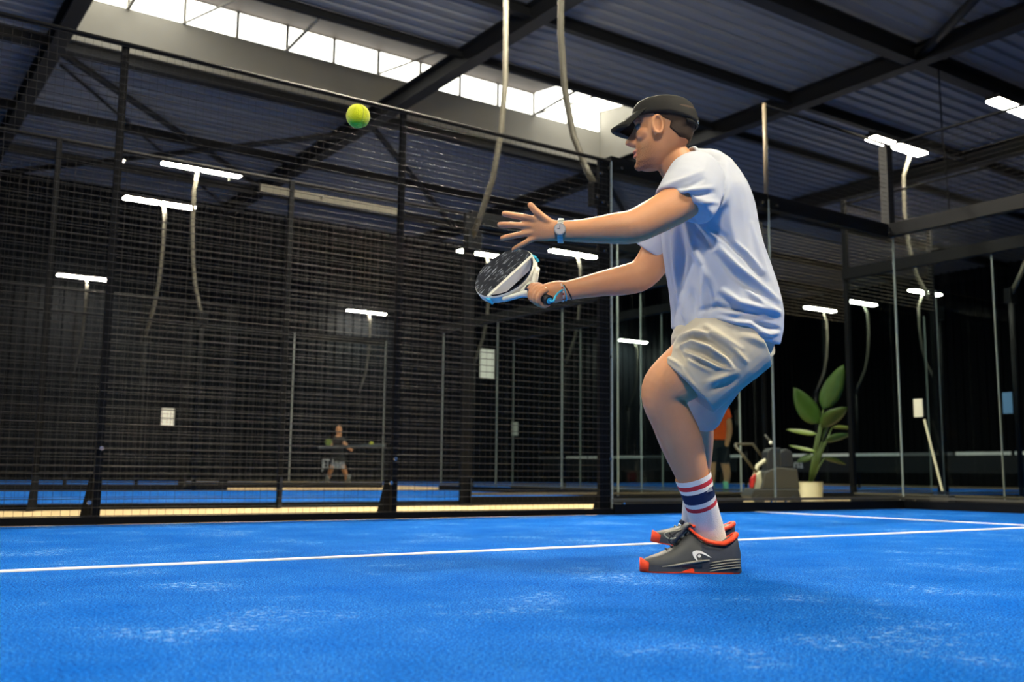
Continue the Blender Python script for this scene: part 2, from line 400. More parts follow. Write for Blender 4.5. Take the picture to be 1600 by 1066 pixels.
# ================================================================== fences and glass walls of the courts
def wires(b, p0, ux, L, z0, z1, step, r, n=6, vert=True, rv=.35):
    """square wire mesh panel from p0 along unit vector ux"""
    p0 = Vector(p0); ux = Vector(ux); nv = int(round(L/step)); nh = int(round((z1-z0)/step)); nrm = Vector((-ux.y, ux.x, 0))
    for k in range(nh+1):
        z = z0+(z1-z0)*k/nh; b.tube([p0+V(0, 0, z), p0+ux*L+V(0, 0, z)], r, n, None, False)
    if vert:
        for k in range(nv+1):
            q = p0+ux*(L*k/nv)+nrm*(2*r); b.tube([q+V(0, 0, z0), q+V(0, 0, z1)], r*rv, n, None, False)
def post(parent, x, y, z0, z1, wx=.06, wy=.06, m='steel', name='post'):
    return MB().box((x-wx/2, y-wy/2, z0), (x+wx/2, y+wy/2, z1), M[m]).build(name, parent=parent)
bolt_me = None
def bolt(parent, p, d=(0, -1, 0), r=.014):
    b = MB(); p = Vector(p); d = Vector(d).normalized()
    b.tube([p, p+d*.012], r, 8, M['bolt'])
    return b.build('bolt', parent=parent)
def mesh_fence(label, x0, x1, y, out, posts, H=3.0, step=.05, r=.0025, end=True, group='court fences'):
    """mesh fence along x; out=+1/-1 is the side the feet point to"""
    t = thing('mesh_fence', label, 'fence', ((x0+x1)/2, y, 0), group)
    for x in posts:
        wide = end and x == x1
        post(t, x-(.045 if wide else 0), y+out*.04, 0, H, .13 if wide else .042, .035)
        s = -1
        g = MB().prism([V(x+.02, y+out*.05, 0), V(x-.07, y+out*.19, 0), V(x-.06, y+out*.17, .05), V(x-.03, y+out*.12, .27), V(x+.02, y+out*.05, .27)], (.012, .012, 0), M['steel'])
        g.build('foot_gusset', parent=t)
    MB().tube([(x0, y+out*.01, H), (x1, y+out*.01, H)], .018, 8, M['steel']).build('top_rail', parent=t, smooth=True)
    MB().box((x0, y-.02, .0), (x1, y+.03, .045), M['steel']).build('bottom_rail', parent=t)
    b = MB(); wires(b, (x0, y-out*.005, 0), (1, 0, 0), x1-x0, .05, H-.02, step, r)
    o = b.build('wire_mesh', M['wire'], t, True); o['kind'] = 'stuff'
    return t
fA = mesh_fence('tall black wire mesh fence right beside the court, left of the player', -14, -4, 0, 1, (-14, -12, -10, -8, -6, -4))
for p in ((-4.12, -.01, 2.87), (-4.04, -.01, 2.93), (-4.16, -.01, 2.66), (-4.10, -.01, 2.62), (-4.05, -.01, 2.60), (-4.1, -.01, 2.5), (-4.08, -.01, 2.2), (-4.03, -.01, 1.3), (-4.03, -.01, .45), (-8.0, -.01, .45), (-8.05, -.01, .13), (-6.02, -.01, .42), (-6.05, -.01, .25)): bolt(fA, p)
fB = mesh_fence('second black mesh fence across the beige corridor, behind the near one', -14, -4, 2.25, -1, (-14, -12, -10, -8, -6, -4), r=.0022)
MB().box((-6.3, 2.2, 2.85), (-4.9, 2.23, 2.92), M['pole']).build('rail_plate', parent=fB)
for p in ((-4.1, 2.17, 2.95), (-3.9, 2.17, 2.9), (-3.95, 2.17, 2.6), (-4.05, 2.17, 2.3), (-7.5, 2.2, 2.9), (-6.6, 2.2, 2.9), (-5.7, 2.2, 2.9)): bolt(fB, p)
mesh_fence('dim mesh fence on the far side of the second court', -14, -4, 9.55, 1, (-14, -12, -10, -8, -6, -4), step=.1, r=.0015)
mesh_fence('dim mesh fence of the farthest court', -14, -4, 11.9, -1, (-14, -12, -10, -8, -6, -4), step=.1, r=.0015)

def glass_wall(label, p0, d, L, n, over, zt=3.0, top=True, corner=True, bolts=True, ot=3.95):
    """row of glass panes from p0 along d; over = which panes carry a mesh panel above"""
    p0 = Vector(p0); d = Vector(d); nr = Vector((-d.y, d.x, 0)); R = Matrix(((d.x, nr.x, 0), (d.y, nr.y, 0), (0, 0, 1)))
    t = thing('glass_wall', label, 'glass wall', p0+d*L/2, 'glass court walls')
    def bx(a, b, m, name): return MB().box(a, b, M[m], R, p0).build(name, parent=t)
    w_ = L/n
    for k in range(n):
        bx((k*w_+.006, -.006, .13), ((k+1)*w_-.006, .006, zt), 'glass', 'glass_pane')
        bx((k*w_-.006, -.008, .02), (k*w_+.006, .008, zt), 'seam', 'pane_edge')
        if bolts:
            for s in (.1, w_-.1):
                c = p0+d*(k*w_+s)
                bolt(t, c+nr*.0+V(0, 0, zt-.05)-nr*.02, -nr, .012); bolt(t, c-nr*.03+V(0, 0, .09), -nr, .012)
    bx((L-.006, -.008, .02), (L+.006, .008, zt), 'seam', 'pane_edge')
    bx((0, -.03, 0), (L, .05, .085), 'steel', 'base_rail')
    bx((0, -.015, .10), (L, .03, .125), 'pole', 'base_clamp')
    if top: bx((0, .0, zt-.09), (L, .09, zt+.05), 'steel', 'top_beam')
    for k in over:
        b = MB(); wires(b, p0+d*(k*w_), d, w_, zt+.05, ot, .05, .0018, 4)
        o = b.build('wire_mesh', M['wire'], t, True); o['kind'] = 'stuff'
        MB().tube([p0+d*(k*w_)+V(0, 0, ot), p0+d*((k+1)*w_)+V(0, 0, ot)], .016, 8, M['steel']).build('top_tube', parent=t, smooth=True)
    return t
gA = glass_wall('glass side wall of the near court behind the player\'s legs', (-4, 0, 0), (1, 0, 0), 4, 2, (1,))
MB().tube([(-2, .02, 3), (-2, .02, 3.98)], .021, 8, M['tan_tube']).build('upright_tube', parent=gA, smooth=True)
post(gA, 0.0, .05, 3.0, 3.95, .1, .1, 'beam', 'corner_post')
glass_wall('glass end wall of the near court at the right edge', (0, -10, 0), (0, 1, 0), 10, 5, (3, 4))
gB = glass_wall('glass side panes of the second court across the corridor', (-4, 2.25, 0), (1, 0, 0), 4, 2, (1,), bolts=False)
glass_wall('glass end wall of the second court', (0, 2.25, 0), (0, 1, 0), 7.3, 4, (0, 1), bolts=False)
gC = glass_wall('glass end wall of the right hand court beyond the near one', (1.6, -8.2, 0), (0, 1, 0), 10, 5, (4,), bolts=False)
gC2 = glass_wall('glass side wall with mesh above, right of the potted plant', (1.6, 1.78, 0), (1, 0, 0), 4, 2, (0,), bolts=False, top=False)
gE = glass_wall('glass side wall with mesh above, left of the potted plant', (1.6, 3.25, 0), (1, 0, 0), 4, 2, (0,), bolts=False, top=False)
glass_wall('glass end wall of the court where the orange shirt person walks', (1.6, 3.25, 0), (0, 1, 0), 6.3, 3, (0,), bolts=False)
glass_wall('dim glass side wall of the farthest left court', (-4, 11.9, 0), (1, 0, 0), 4, 2, (), bolts=False)
post(gC2, 3.55, 1.8, 0, 4, .06, .06); post(gC2, 1.6, 1.8, 0, 4, .06, .06); post(gE, 1.6, 3.25, 0, 4, .05, .05); post(gE, 3.55, 3.25, 0, 4, .05, .05)
for t_, y_ in ((gC2, 1.77), (gE, 3.24)):
    b = MB(); wires(b, (1.6, y_, 0), (1, 0, 0), 1.95, 2.7, 3.95, .05, .0035, 4, False); o = b.build('wire_mesh', M['tan_tube'], t_, True); o['kind'] = 'stuff'

# ================================================================== floodlights
def make_lamp(tall=0., dx=0., panel='far_lamp'):
    r = thing('floodlight', 'lamp', 'lamp', (0, 0, 0))
    # pole foot at origin height 2.7 bows toward +y, then back over the court; lamp heads along x
    if not tall: MB().tube([(0, 0, 0), (0, 0, 2.75)], .034, 10, M['steel']).build('darkened_pole_base', parent=r, smooth=True)  # lower pole coloured dark, standing in for the gloom that hides it
    path = [(.0, .0, 2.72), (-.03, .12, 2.95), (-.07, .27, 3.3), (-.1, .36, 3.75), (-.12, .40, 4.3), (-.13, .38, 4.85+tall*.6), (-.13, .24, 5.2+tall)]
    MB().tube(path, .03, 10, M['pole']).build('pole', parent=r, smooth=True)
    MB().box((-.10, -.06, 2.6), (.06, .03, 2.8), M['steel']).build('bracket', parent=r)
    MB().tube([(-.72+dx, .22, 5.27+tall), (.58+dx, .22, 5.27+tall)], .02, 8, M['steel']).build('crossbar', parent=r)
    for s in (-1, 1):
        cx = -.07+s*.33+dx
        MB().box((cx-.31, .11, 5.20+tall), (cx+.31, .31, 5.26+tall), M['steel']).build('lamp_housing', parent=r)
        if tall: MB().box((cx-.28, .12, 5.26+tall), (cx+.28, .30, 5.265+tall), M['ceiling_fill']).build('added_uplight', parent=r)  # invented upward glow for the ceiling, not a real part of the floodlight
        MB().box((cx-.30, .125, 5.175+tall), (cx+.30, .295, 5.2+tall), M[panel]).build('lamp_panel', parent=r)
    return r
proto = make_lamp(); proto_tall = make_lamp(.75, 0, 'lamp'); proto_side = make_lamp(0, -.45)
lamps = [  # x, y of the pole foot, facing (1 bows to +y), label
    (-4.05, .10, 1, 'floodlight pole bolted to the near mesh fence beside the cap, lamp above the frame'),
    (-4.07, 2.12, -1, 'floodlight pole on the second fence, rising past the skylight'),
    (-4.62, 9.25, 1, 'upper of the two paired lamps at upper left, behind the mesh'),
    (-4.75, 12.2, -1, 'lower of the two paired lamps at upper left, behind the mesh'),
    (-4.35, 20.75, -1, 'lone far lamp at the left edge against the back wall'),
    (3.27, .5, -1, 'big glowing lamp cut by the right edge of the picture'),
    (3.85, 1.9, 1, 'glowing lamp over the corner post at upper right'),
    (3.95, 10.95, -1, 'lamp showing between the two outstretched arms'),
    (2.35, 12.2, -1, 'lamp half hidden behind the top of the racket'),
    (3.95, 21.3, -1, 'small far lamp in the middle of the mesh'),
    (14.4, 8.55, 1, 'highest of the small far lamps behind the right glass'),
    (14.3, 11.0, -1, 'small far lamp just right of the potted plant'),
    (14.3, 12.4, -1, 'far lamp with visible pole right behind the player\'s shorts'),
    (14.8, 21.2, -1, 'far lamp left of the knee behind the glass'),
    (17.5, 21.2, -1, 'dim farthest lamp beside the knee'),
    (-5.2, -7.2, -1, 'floodlight on the viewer\'s side of the court, out of view'),
    (-13.5, .08, 1, 'floodlight farther along the near fence, out of view to the left'),
    (-11.6, -8.0, -1, 'floodlight behind the viewer on the left, out of view'),
]
for i, (x, y, s, lab) in enumerate(lamps):
    tall = i in (0, 1, 15, 16, 17)
    o = proto_tall if i == 0 else proto if i == 2 else proto_side if i == 6 else copy_tree(proto_tall if tall else proto)
    o.location = (x, y, 0); o.rotation_euler = (0, 0, 0 if s > 0 else PI)
    o['label'] = lab; o['group'] = 'floodlights on curved poles'

# ================================================================== nets with their tape and lettering
def text_part(txt, size, origin, ux, uz, m, parent, name='lettering'):
    cu = bpy.data.curves.new('t', 'FONT'); cu.body = txt; cu.size = size; cu.extrude = .002; cu.align_x = 'CENTER'; cu.resolution_u = 3
    tmp = bpy.data.objects.new('t', cu); col.objects.link(tmp)
    dg = bpy.context.evaluated_depsgraph_get(); me = bpy.data.meshes.new_from_object(tmp.evaluated_get(dg)); bpy.data.objects.remove(tmp)
    ux = Vector(ux); uz = Vector(uz); un = ux.cross(uz); o = Vector(origin)
    for v in me.vertices: c = v.co.copy(); v.co = o+ux*c.x+uz*c.y+un*c.z
    me.materials.clear(); me.materials.append(m)
    return link(name, me, parent)
def court_net(label, x, y0, y1, words):
    t = thing('court_net', label, 'net', (x, (y0+y1)/2, 0), 'court nets')
    for y in (y0, y1): MB().tube([(x, y, 0), (x, y, .95)], .04, 10, M['steel']).build('net_post', parent=t, smooth=True)
    n = max(3, int((y1-y0)/1.25)); L = (y1-y0)/n
    for k in range(n):
        dark = k % 4 == 2
        MB().box((x-.012, y0+k*L+.04, .80), (x+.012, y0+(k+1)*L-.04, .87), M['grey_tape' if dark else 'rope']).build('tape', parent=t)
    b = MB()
    for k in range(int((y1-y0)/.06)): b.tube([(x, y0+k*.06, .02), (x, y0+k*.06, .8)], .0012, 4, None, False)
    for k in range(14): b.tube([(x, y0, .02+k*.06), (x, y1, .02+k*.06)], .0012, 4, None, False)
    o = b.build('net_cord', M['net'], t); o['kind'] = 'stuff'
    MB().box((x-.006, y0+.3, .42), (x+.006, y1-.3, .79), M['net']).build('banner', parent=t)
    for yy, s in words: text_part(s, .32, (x-.012, yy, .52), (0, -1, 0), (0, 0, 1), M['letters'], t)
    return t
court_net('net with white tape behind the right glass wall', 10.8, -8, 1.6, ())
court_net('net with white tape and lettering beyond the potted plant', 10.8, 3.4, 11.2, ((10.45, 'Arena'),))
court_net('net with white tape and lettering behind the player\'s calf', 10.8, 11.95, 21.3, ((13.9, 'Arena'),))
t = thing('court_net', 'dim dark net with pale lettering in front of the distant crouching player', 'net', (1.5, 13.8, 0), 'court nets')
for y in (12.1, 15.6): MB().tube([(.2, y, 0), (.2, y, .9)], .035, 8, M['steel']).build('net_post', parent=t)
b = MB()
for k in range(59): b.tube([(.2, 12.1+k*.06, .04), (.2, 12.1+k*.06, .84)], .0015, 4, None, False)
for k in range(14): b.tube([(.2, 12.1, .04+k*.06), (.2, 15.6, .04+k*.06)], .0015, 4, None, False)
o = b.build('net_cord', M['net'], t); o['kind'] = 'stuff'
MB().box((.185, 12.1, .84), (.215, 15.6, .9), M['grey_tape']).build('tape', parent=t)
text_part('JET Arena', .3, (.18, 14.7, .38), (0, -1, 0), (0, 0, 1), M['letters'], t)

# ================================================================== notices, broom, flag by the right glass
def sheet(name, label, c, wd, ht, m, cat):
    c = Vector(c); return tag(MB().box((c.x-.004, c.y-wd/2, c.z-ht/2), (c.x+.004, c.y+wd/2, c.z+ht/2), M[m]).build(name), label, cat)
sheet('notice_sheet', 'white notice sheet on the glass right of the plant', (1.56, .80, 1.165), .12, .22, 'sign', 'notice')
sheet('notice_sheet', 'blue notice sheet on the glass near the right edge', (1.56, -.315, 1.17), .11, .24, 'bluesign', 'notice')
br = thing('broom', 'long pale broom handle leaning behind the right glass wall', 'broom', (1.48, .47, .09))
MB().tube([(1.52, .70, 1.02), (1.48, .48, .17)], .014, 8, M['cream']).build('handle', parent=br)
MB().box((1.40, .36, .0), (1.54, .60, .12), M['machine']).build('brush_head', parent=br)
fl = thing('beach_flag', 'narrow yellow flag standing behind the right glass wall', 'flag', (2.1, -.55, 0))
MB().tube([(2.1, -.60, 0), (2.1, -.60, 1.2)], .01, 8, M['steel']).build('pole', parent=fl)
MB().prism([V(2.1, -.60, .70), V(2.1, -.49, .80), V(2.1, -.46, 1.02), V(2.1, -.47, 1.18), V(2.1, -.52, 1.20), V(2.1, -.60, 1.1)], (.01, 0, 0), M['yellow']).build('cloth', parent=fl)
MB().tube([(2.0, -.6, .01), (2.2, -.6, .01)], .02, 6, M['steel']).build('foot', parent=fl)
far_sheet = MB().box((9.95, HY1-.01, 1.6), (10.2, HY1+.0, 2.05), M['sign']).build('notice_sheet'); tag(far_sheet, 'faint grey notice low on the back wall left of the knee', 'notice')

# ================================================================== potted plant
pg = Vector((1.42, 2.35, 0))
pl = thing('potted_plant', 'large leafy potted plant in a cream planter behind the glass', 'plant', pg)
def ring(c, r, n, z): return [(c.x+r*math.cos(2*PI*k/n), c.y+r*math.sin(2*PI*k/n), z) for k in range(n)]
MB().loft([ring(pg, .155, 28, 0), ring(pg, .17, 28, .24), ring(pg, .175, 28, .25), ring(pg, .16, 28, .25), ring(pg, .155, 28, .21)], M['pot']).build('planter', parent=pl, smooth=False)
MB().loft([ring(pg, .152, 20, .2), ring(pg, .15, 20, .215)], M['soil']).build('soil', parent=pl)
def leaf(base, tip, wd, droop, m, roll=0.):
    base = Vector(base); tip = Vector(tip); ax = (tip-base); L = ax.length; ax.normalize()
    sd = ax.cross(FWH).normalized(); sd = (Matrix.Rotation(roll, 3, ax) @ sd); nm = sd.cross(ax)
    n = 9; rows = []
    for i in range(n+1):
        s = i/n; wv = wd*math.sin(PI*min(1, s**.75))**.75*(1 if s < .98 else .2)
        c = base+ax*(L*s)+V(0, 0, -droop*s*s)
        rows.append([c-sd*wv+nm*wv*.25, c-sd*wv*.5+nm*wv*.08, c, c+sd*wv*.5+nm*wv*.08, c+sd*wv+nm*wv*.25])
    b = MB(); b.loft(rows, m, False, False); o = b.build('leaf', parent=pl, smooth=True, normals=False)
    md = o.modifiers.new('t', 'SOLIDIFY'); md.thickness = .003
DP = (pg-CAM).dot(FW)
for (bx_, by_, tx, ty, wd, dr, mm, dz, roll) in (
        (1281, 662, 1240, 606, .155, .0, 'leaf', .05, .25), (1286, 640, 1318, 570, .13, .0, 'leaf', -.1, -.35), (1284, 668, 1324, 634, .13, .02, 'leaf', -.2, .5),
        (1276, 678, 1228, 668, .05, .03, 'leaf2', .0, .8), (1288, 690, 1330, 676, .06, .03, 'leaf', .0, .6), (1300, 668, 1336, 668, .035, .02, 'leaf2', -.1, .9),
        (1275, 705, 1232, 694, .04, .02, 'leaf2', .1, .9), (1288, 716, 1322, 724, .045, .02, 'leaf', .1, .9), (1270, 712, 1244, 720, .05, .02, 'leaf', .1, .5), (1284, 690, 1302, 652, .06, 0, 'leaf', .15, 1.0)):
    a = Q(bx_, by_, 0, DP); b_ = Q(tx, ty, dz, DP); leaf(a, b_, wd, dr, M[mm], roll)
    MB().tube([pg+V(0, 0, .2), pg.lerp(a, .6)+V(0, 0, .1), a], [.02, .014, .008], 7, M['stem']).build('stem', parent=pl, smooth=True)

# ================================================================== cleaning machine
DMc = 12.75
mc = thing('cleaning_machine', 'dark wheeled floor cleaning machine with a tube handle beside the plant', 'machine', ground(1205, 790))
mg = ground(1205, 790)
def mpt(px, py, dw=0): return Q(px, py, dw, (mg-CAM).dot(FW))
def slab(pts, d0, d1, m, name, parent=mc):
    b = MB(); b.prism([mpt(x, y, d0) for x, y in pts], FWH*(d1-d0), M[m]); o = b.build(name, parent=parent)
    md = o.modifiers.new('b', 'BEVEL'); md.width = .012; md.segments = 2; return o
slab([(1172, 776), (1178, 764), (1248, 764), (1252, 778), (1250, 783), (1176, 783)], -.2, .25, 'machine', 'chassis')
slab([(1190, 765), (1196, 738), (1216, 730), (1246, 733), (1250, 765)], -.17, .22, 'machine2', 'tank')
slab([(1200, 738), (1200, 706), (1206, 700), (1220, 700), (1222, 735)], -.12, .15, 'machine', 'control_column')
slab([(1219, 732), (1219, 708), (1228, 701), (1238, 706), (1240, 731)], -.14, .18, 'machine', 'motor_cover')
slab([(1177, 768), (1182, 742), (1190, 735), (1192, 768)], -.1, .1, 'cream', 'canister')
slab([(1174, 762), (1175, 748), (1182, 740), (1181, 752), (1177, 764)], -.11, .0, 'red', 'hose_cap')
MB().tube([mpt(1180, 742), mpt(1184, 728), mpt(1192, 722), mpt(1199, 718)], .025, 8, M['cream']).build('hose', parent=mc, smooth=True)
MB().tube([mpt(1196, 720, .2), mpt(1176, 694, .2), mpt(1150, 694, .2), mpt(1148, 696, -.15), mpt(1182, 738, -.15)], .016, 8, M['pole']).build('push_handle', parent=mc, smooth=True)
MB().tube([mpt(1195, 680), mpt(1204, 690), mpt(1210, 702)], .014, 8, M['machine2']).build('lever', parent=mc, smooth=True)
MB().ball(mpt(1204.5, 692, -.02), .022, M['rope'], 10, 8).build('lever_knob', parent=mc, smooth=True)
for px in (1186, 1243):
    for dw in (-.2, .2):
        c = mpt(px, 778, dw); c.z = .06
        MB().tube([c-FWH*.02, c+FWH*.02], .058, 16, M['machine']).build('wheel', parent=mc)

# ================================================================== lofted bodies
class Lip(list): pass
def limb(b, st, D=None, n=32, m=None):
    """stations (px, py, dw, half width in the picture plane in px, half depth in m)"""
    Dd = D0 if D is None else D
    if len(st) > 3:                                       # smooth the run of stations
        nl = 2 if isinstance(st, Lip) else 0; A = [np.array(q, float) for q in st]; out = []; last = len(A)-1-nl
        for i in range(last):
            p0, p1, p2, p3 = A[max(i-1, 0)], A[i], A[i+1], A[min(i+2, last)]
            for q in range(3):
                t_ = q/3; out.append(.5*((2*p1)+(p2-p0)*t_+(2*p0-5*p1+4*p2-p3)*t_*t_+(3*p1-p0-3*p2+p3)*t_**3))
        st = [tuple(q) for q in out+A[last:]]
    P = [Q(s[0], s[1], s[2], Dd) for s in st]; rings = []
    for i, s in enumerate(st):
        t = (P[min(i+1, len(P)-1)]-P[max(i-1, 0)]).normalized()
        e2 = FW-t*FW.dot(t)
        if e2.length < .35: e2 = UP-t*UP.dot(t)
        e2.normalize(); e1 = t.cross(e2); ru = s[3]*(Dd+s[2])/F
        rings.append([P[i]+e1*(ru*math.cos(2*PI*k/n))+e2*(s[4]*math.sin(2*PI*k/n)) for k in range(n)])
    b.loft(rings, m); return rings
def hollow(st, k=.8, back=1):
    """adds an inward turned lip to the end of a sleeve or trouser leg"""
    e = st[-1]; p = st[-2]
    f = .5
    return Lip(st+[(e[0], e[1], e[2], e[3]*k, e[4]*k), (e[0]+(p[0]-e[0])*f, e[1]+(p[1]-e[1])*f, e[2]+(p[2]-e[2])*f, e[3]*k*.95, e[4]*k*.95)])
def remeshed(name, b, voxel, smooth_it, m, parent, fn=None, factor=.5):
    me = b.mesh(name); tmp = bpy.data.objects.new('tmp', me); col.objects.link(tmp)
    md = tmp.modifiers.new('r', 'REMESH'); md.mode = 'VOXEL'; md.voxel_size = voxel; md.use_smooth_shade = True
    if smooth_it:
        ms = tmp.modifiers.new('s', 'SMOOTH'); ms.iterations = smooth_it; ms.factor = factor
    dg = bpy.context.evaluated_depsgraph_get(); me2 = bpy.data.meshes.new_from_object(tmp.evaluated_get(dg))
    bpy.data.objects.remove(tmp); me2.name = name
    if fn:
        n = len(me2.vertices); co = np.empty(n*3); me2.vertices.foreach_get('co', co); co = co.reshape(-1, 3)
        no = np.empty(n*3); me2.vertices.foreach_get('normal', no); no = no.reshape(-1, 3)
        co = fn(co, no); me2.vertices.foreach_set('co', co.ravel()); me2.update()
    me2.materials.clear(); me2.materials.append(m)
    me2.polygons.foreach_set('use_smooth', [True]*len(me2.polygons))
    return link(name, me2, parent)
cam_np = np.array(CAM); fw_np = np.array(FW); rt_np = np.array(RT); up_np = np.array(UP)
def frame_uv(co):
    d = co-cam_np; z = d @ fw_np
    return 800+F*(d @ rt_np)/z, 533-F*(d @ up_np)/z
def cloth_folds(folds, wob=.0):
    """ridges (+) and furrows (-) of the cloth on the side of the body where they lie"""
    def fn(co, no):
        u, v = frame_uv(co); face = np.clip(-(no @ fw_np)*1.6+.25, 0, 1); disp = np.zeros(len(co))
        for pts, sg, amp in folds:
            amp = amp*1.7
            best = np.full(len(co), 1e9); tt = np.zeros(len(co)); nseg = len(pts)-1
            for i in range(nseg):
                a = np.array(pts[i], float); e = np.array(pts[i+1], float)-a; L2 = e @ e
                t = np.clip(((u-a[0])*e[0]+(v-a[1])*e[1])/L2, 0, 1)
                d2 = (u-a[0]-t*e[0])**2+(v-a[1]-t*e[1])**2
                m_ = d2 < best; best = np.where(m_, d2, best); tt = np.where(m_, (i+t)/nseg, tt)
            disp += amp*np.exp(-best/(sg*sg))*np.sin(PI*np.clip(tt*.88+.06, 0, 1))**.6
        disp = disp*face
        if wob: disp += wob*(np.sin(co[:, 2]*60+co[:, 0]*35)*np.sin(co[:, 1]*48-co[:, 2]*25))
        return co+no*disp[:, None]
    return fn

# ================================================================== the player
FOOT = ground(1083, 897)+FWH*.055
man = thing('person', 'padel player in cap, pale blue shirt and grey shorts, knees bent, arms reaching left', 'person', FOOT)

# --- head frame
YAW = math.radians(17)
HO = Q(1037, 211, 0.0)
hf = (-RTH*math.cos(YAW)+FWH*math.sin(YAW)).normalized()
hz = (V(0, 0, 1)+hf*.03).normalized(); hl = hz.cross(hf).normalized(); hf = hl.cross(hz)
def H(x, y, z): return HO+hf*x+hl*y+hz*z
head_tab = [  # z, front, back, half width
    (-.118, .074, .030, .020), (-.110, .090, .000, .036), (-.092, .098, -.02, .050), (-.070, .095, -.045, .058), (-.050, .096, -.065, .062),
    (-.025, .095, -.085, .066), (.0, .093, -.095, .070), (.022, .090, -.102, .073), (.036, .090, -.104, .074), (.052, .099, -.106, .076),
    (.075, .096, -.105, .077), (.094, .080, -.095, .070), (.108, .050, -.070, .052), (.116, .015, -.03, .02)]
def head_ring(z, xf, xb, wd, n=40, off=0., a0=0, a1=2*PI, closed=True):
    cx = (xf+xb)/2; a = (xf-xb)/2+off; out = []
    for k in range(n if closed else n+1):
        th = a0+(a1-a0)*k/n; c = math.cos(th); s = math.sin(th)
        taper = 1-.20*max(0, c)**2
        out.append(H(cx+a*math.copysign(abs(c)**.88, c), (wd+off)*math.copysign(abs(s)**.9, s)*taper, z))
    return out
body = MB()
body.loft([head_ring(*r) for r in head_tab])
Rh = Matrix((hf, hl, hz)).transposed()
# nose, brow, lips, chin, cheek, ears
def nose_ring(x0, x1, wd, z, n=14):
    return [H((x0+x1)/2+(x1-x0)/2*math.cos(2*PI*k/n), wd*math.sin(2*PI*k/n), z) for k in range(n)]
body.loft([nose_ring(.06, .098, .008, .042), nose_ring(.06, .106, .010, .026), nose_ring(.06, .118, .012, .009), nose_ring(.06, .131, .015, -.007), nose_ring(.06, .134, .018, -.018), nose_ring(.065, .116, .016, -.029), nose_ring(.07, .098, .010, -.035)])
body.ball(H(.096, 0, -.051), (.013, .022, .0065), None, 14, 8, Rh)
body.ball(H(.094, 0, -.067), (.013, .019, .007), None, 14, 8, Rh)
body.ball(H(.088, 0, -.102), (.016, .018, .015), None, 14, 8, Rh)
for s in (-1, 1):
    body.ball(H(.084, s*.030, .052), (.016, .022, .008), None, 12, 8, Rh)
    body.ball(H(.058, s*.041, -.004), (.030, .022, .024), None, 16, 10, Rh)
    # ear: shell with raised rim and lobe
    er = Rh @ Matrix.Rotation(s*math.radians(22), 3, 'Z')
    ec = H(.010, s*.0785, .008)
    body.ball(ec, (.015, .0035, .029), None, 14, 8, er)
    rim = [ec+er @ V(.017*math.cos(a), s*.006, .031*math.sin(a)+.002) for a in [PI*(.0+i*.125) for i in range(-3, 13)]]
    body.tube(rim, .0058, 8); body.ball(ec+er @ V(.006, s*.003, -.027), (.007, .006, .009), None, 10, 6, er)
# neck
limb(body, [(1044, 236, .0, 26, .05), (1055, 254, .0, 29, .058), (1068, 268, .0, 32, .065), (1085, 290, .0, 38, .09)])
# torso under the shirt
limb(body, [(1085, 262, .01, 30, .1), (1098, 300, .02, 55, .15), (1108, 360, .02, 62, .15), (1120, 430, .02, 64, .14), (1134, 500, .02, 68, .145), (1138, 540, .02, 55, .12)])
# arms
limb(body, [(1088, 282, -.13, 34, .05), (1070, 308, -.20, 33, .055), (1046, 326, -.23, 30, .054), (1016, 342, -.255, 28, .05), (990, 354, -.27, 26.5, .046), (962, 357, -.268, 24.5, .045),
            (925, 360, -.255, 20, .038), (895, 361, -.242, 16.8, .029), (872, 361, -.235, 15.8, .022)])
limb(body, [(1066, 315, .12, 36, .055), (1040, 362, .18, 29, .05), (1024, 402, .2, 26.5, .048), (1004, 428, .2, 25, .046), (978, 437, .19, 24, .044), (943, 443, .175, 20, .038), (908, 450, .16, 16.6, .03), (882, 454.5, .15, 14.5, .025)])
# open left hand, back of the hand toward the viewer
limb(body, [(878, 361, -.236, 15.6, .021), (862, 360, -.233, 16.8, .018), (848, 358.5, -.229, 18.8, .0155), (836, 357.5, -.226, 18.5, .0135), (829, 357, -.224, 14, .011)], n=22)
def finger(pts, r0, r1, D=None):
    n = len(pts); st = []
    for i, p in enumerate(pts):
        rr = r0+(r1-r0)*i/(n-1); st.append((p[0], p[1], p[2], rr, rr/460*.96))
    e = st[-1]; d = st[-2]; k = .55
    L = math.hypot(e[0]-d[0], e[1]-d[1]) or 1
    ux, uy = (e[0]-d[0])/L, (e[1]-d[1])/L
    st.append((e[0]+ux*r1*.6, e[1]+uy*r1*.6, e[2], r1*.75, r1/460*.75)); st.append((e[0]+ux*r1*.95, e[1]+uy*r1*.95, e[2], r1*.3, r1/460*.3))
    limb(body, st, n=12)
finger([(842, 345, -.227), (828, 341.5, -.229), (808, 337.5, -.232), (797, 335.5, -.228), (788, 334, -.222)], 5.7, 4.6)
finger([(840, 354, -.226), (826, 353, -.228), (804, 351.8, -.232), (792, 351.3, -.228), (781, 351.2, -.221)], 5.7, 4.6)
finger([(840, 362, -.226), (826, 364, -.228), (806, 367.6, -.23), (795, 370, -.226), (785.5, 372.4, -.219)], 5.5, 4.4)
finger([(844, 369, -.226), (831, 374, -.227), (817, 381.5, -.228), (809, 386, -.224), (803, 389.8, -.218)], 5.0, 4.0)
finger([(862, 350, -.232), (851, 342, -.235), (841, 333.5, -.238), (834, 326.5, -.236), (829, 320.5, -.232)], 7.0, 5.0)
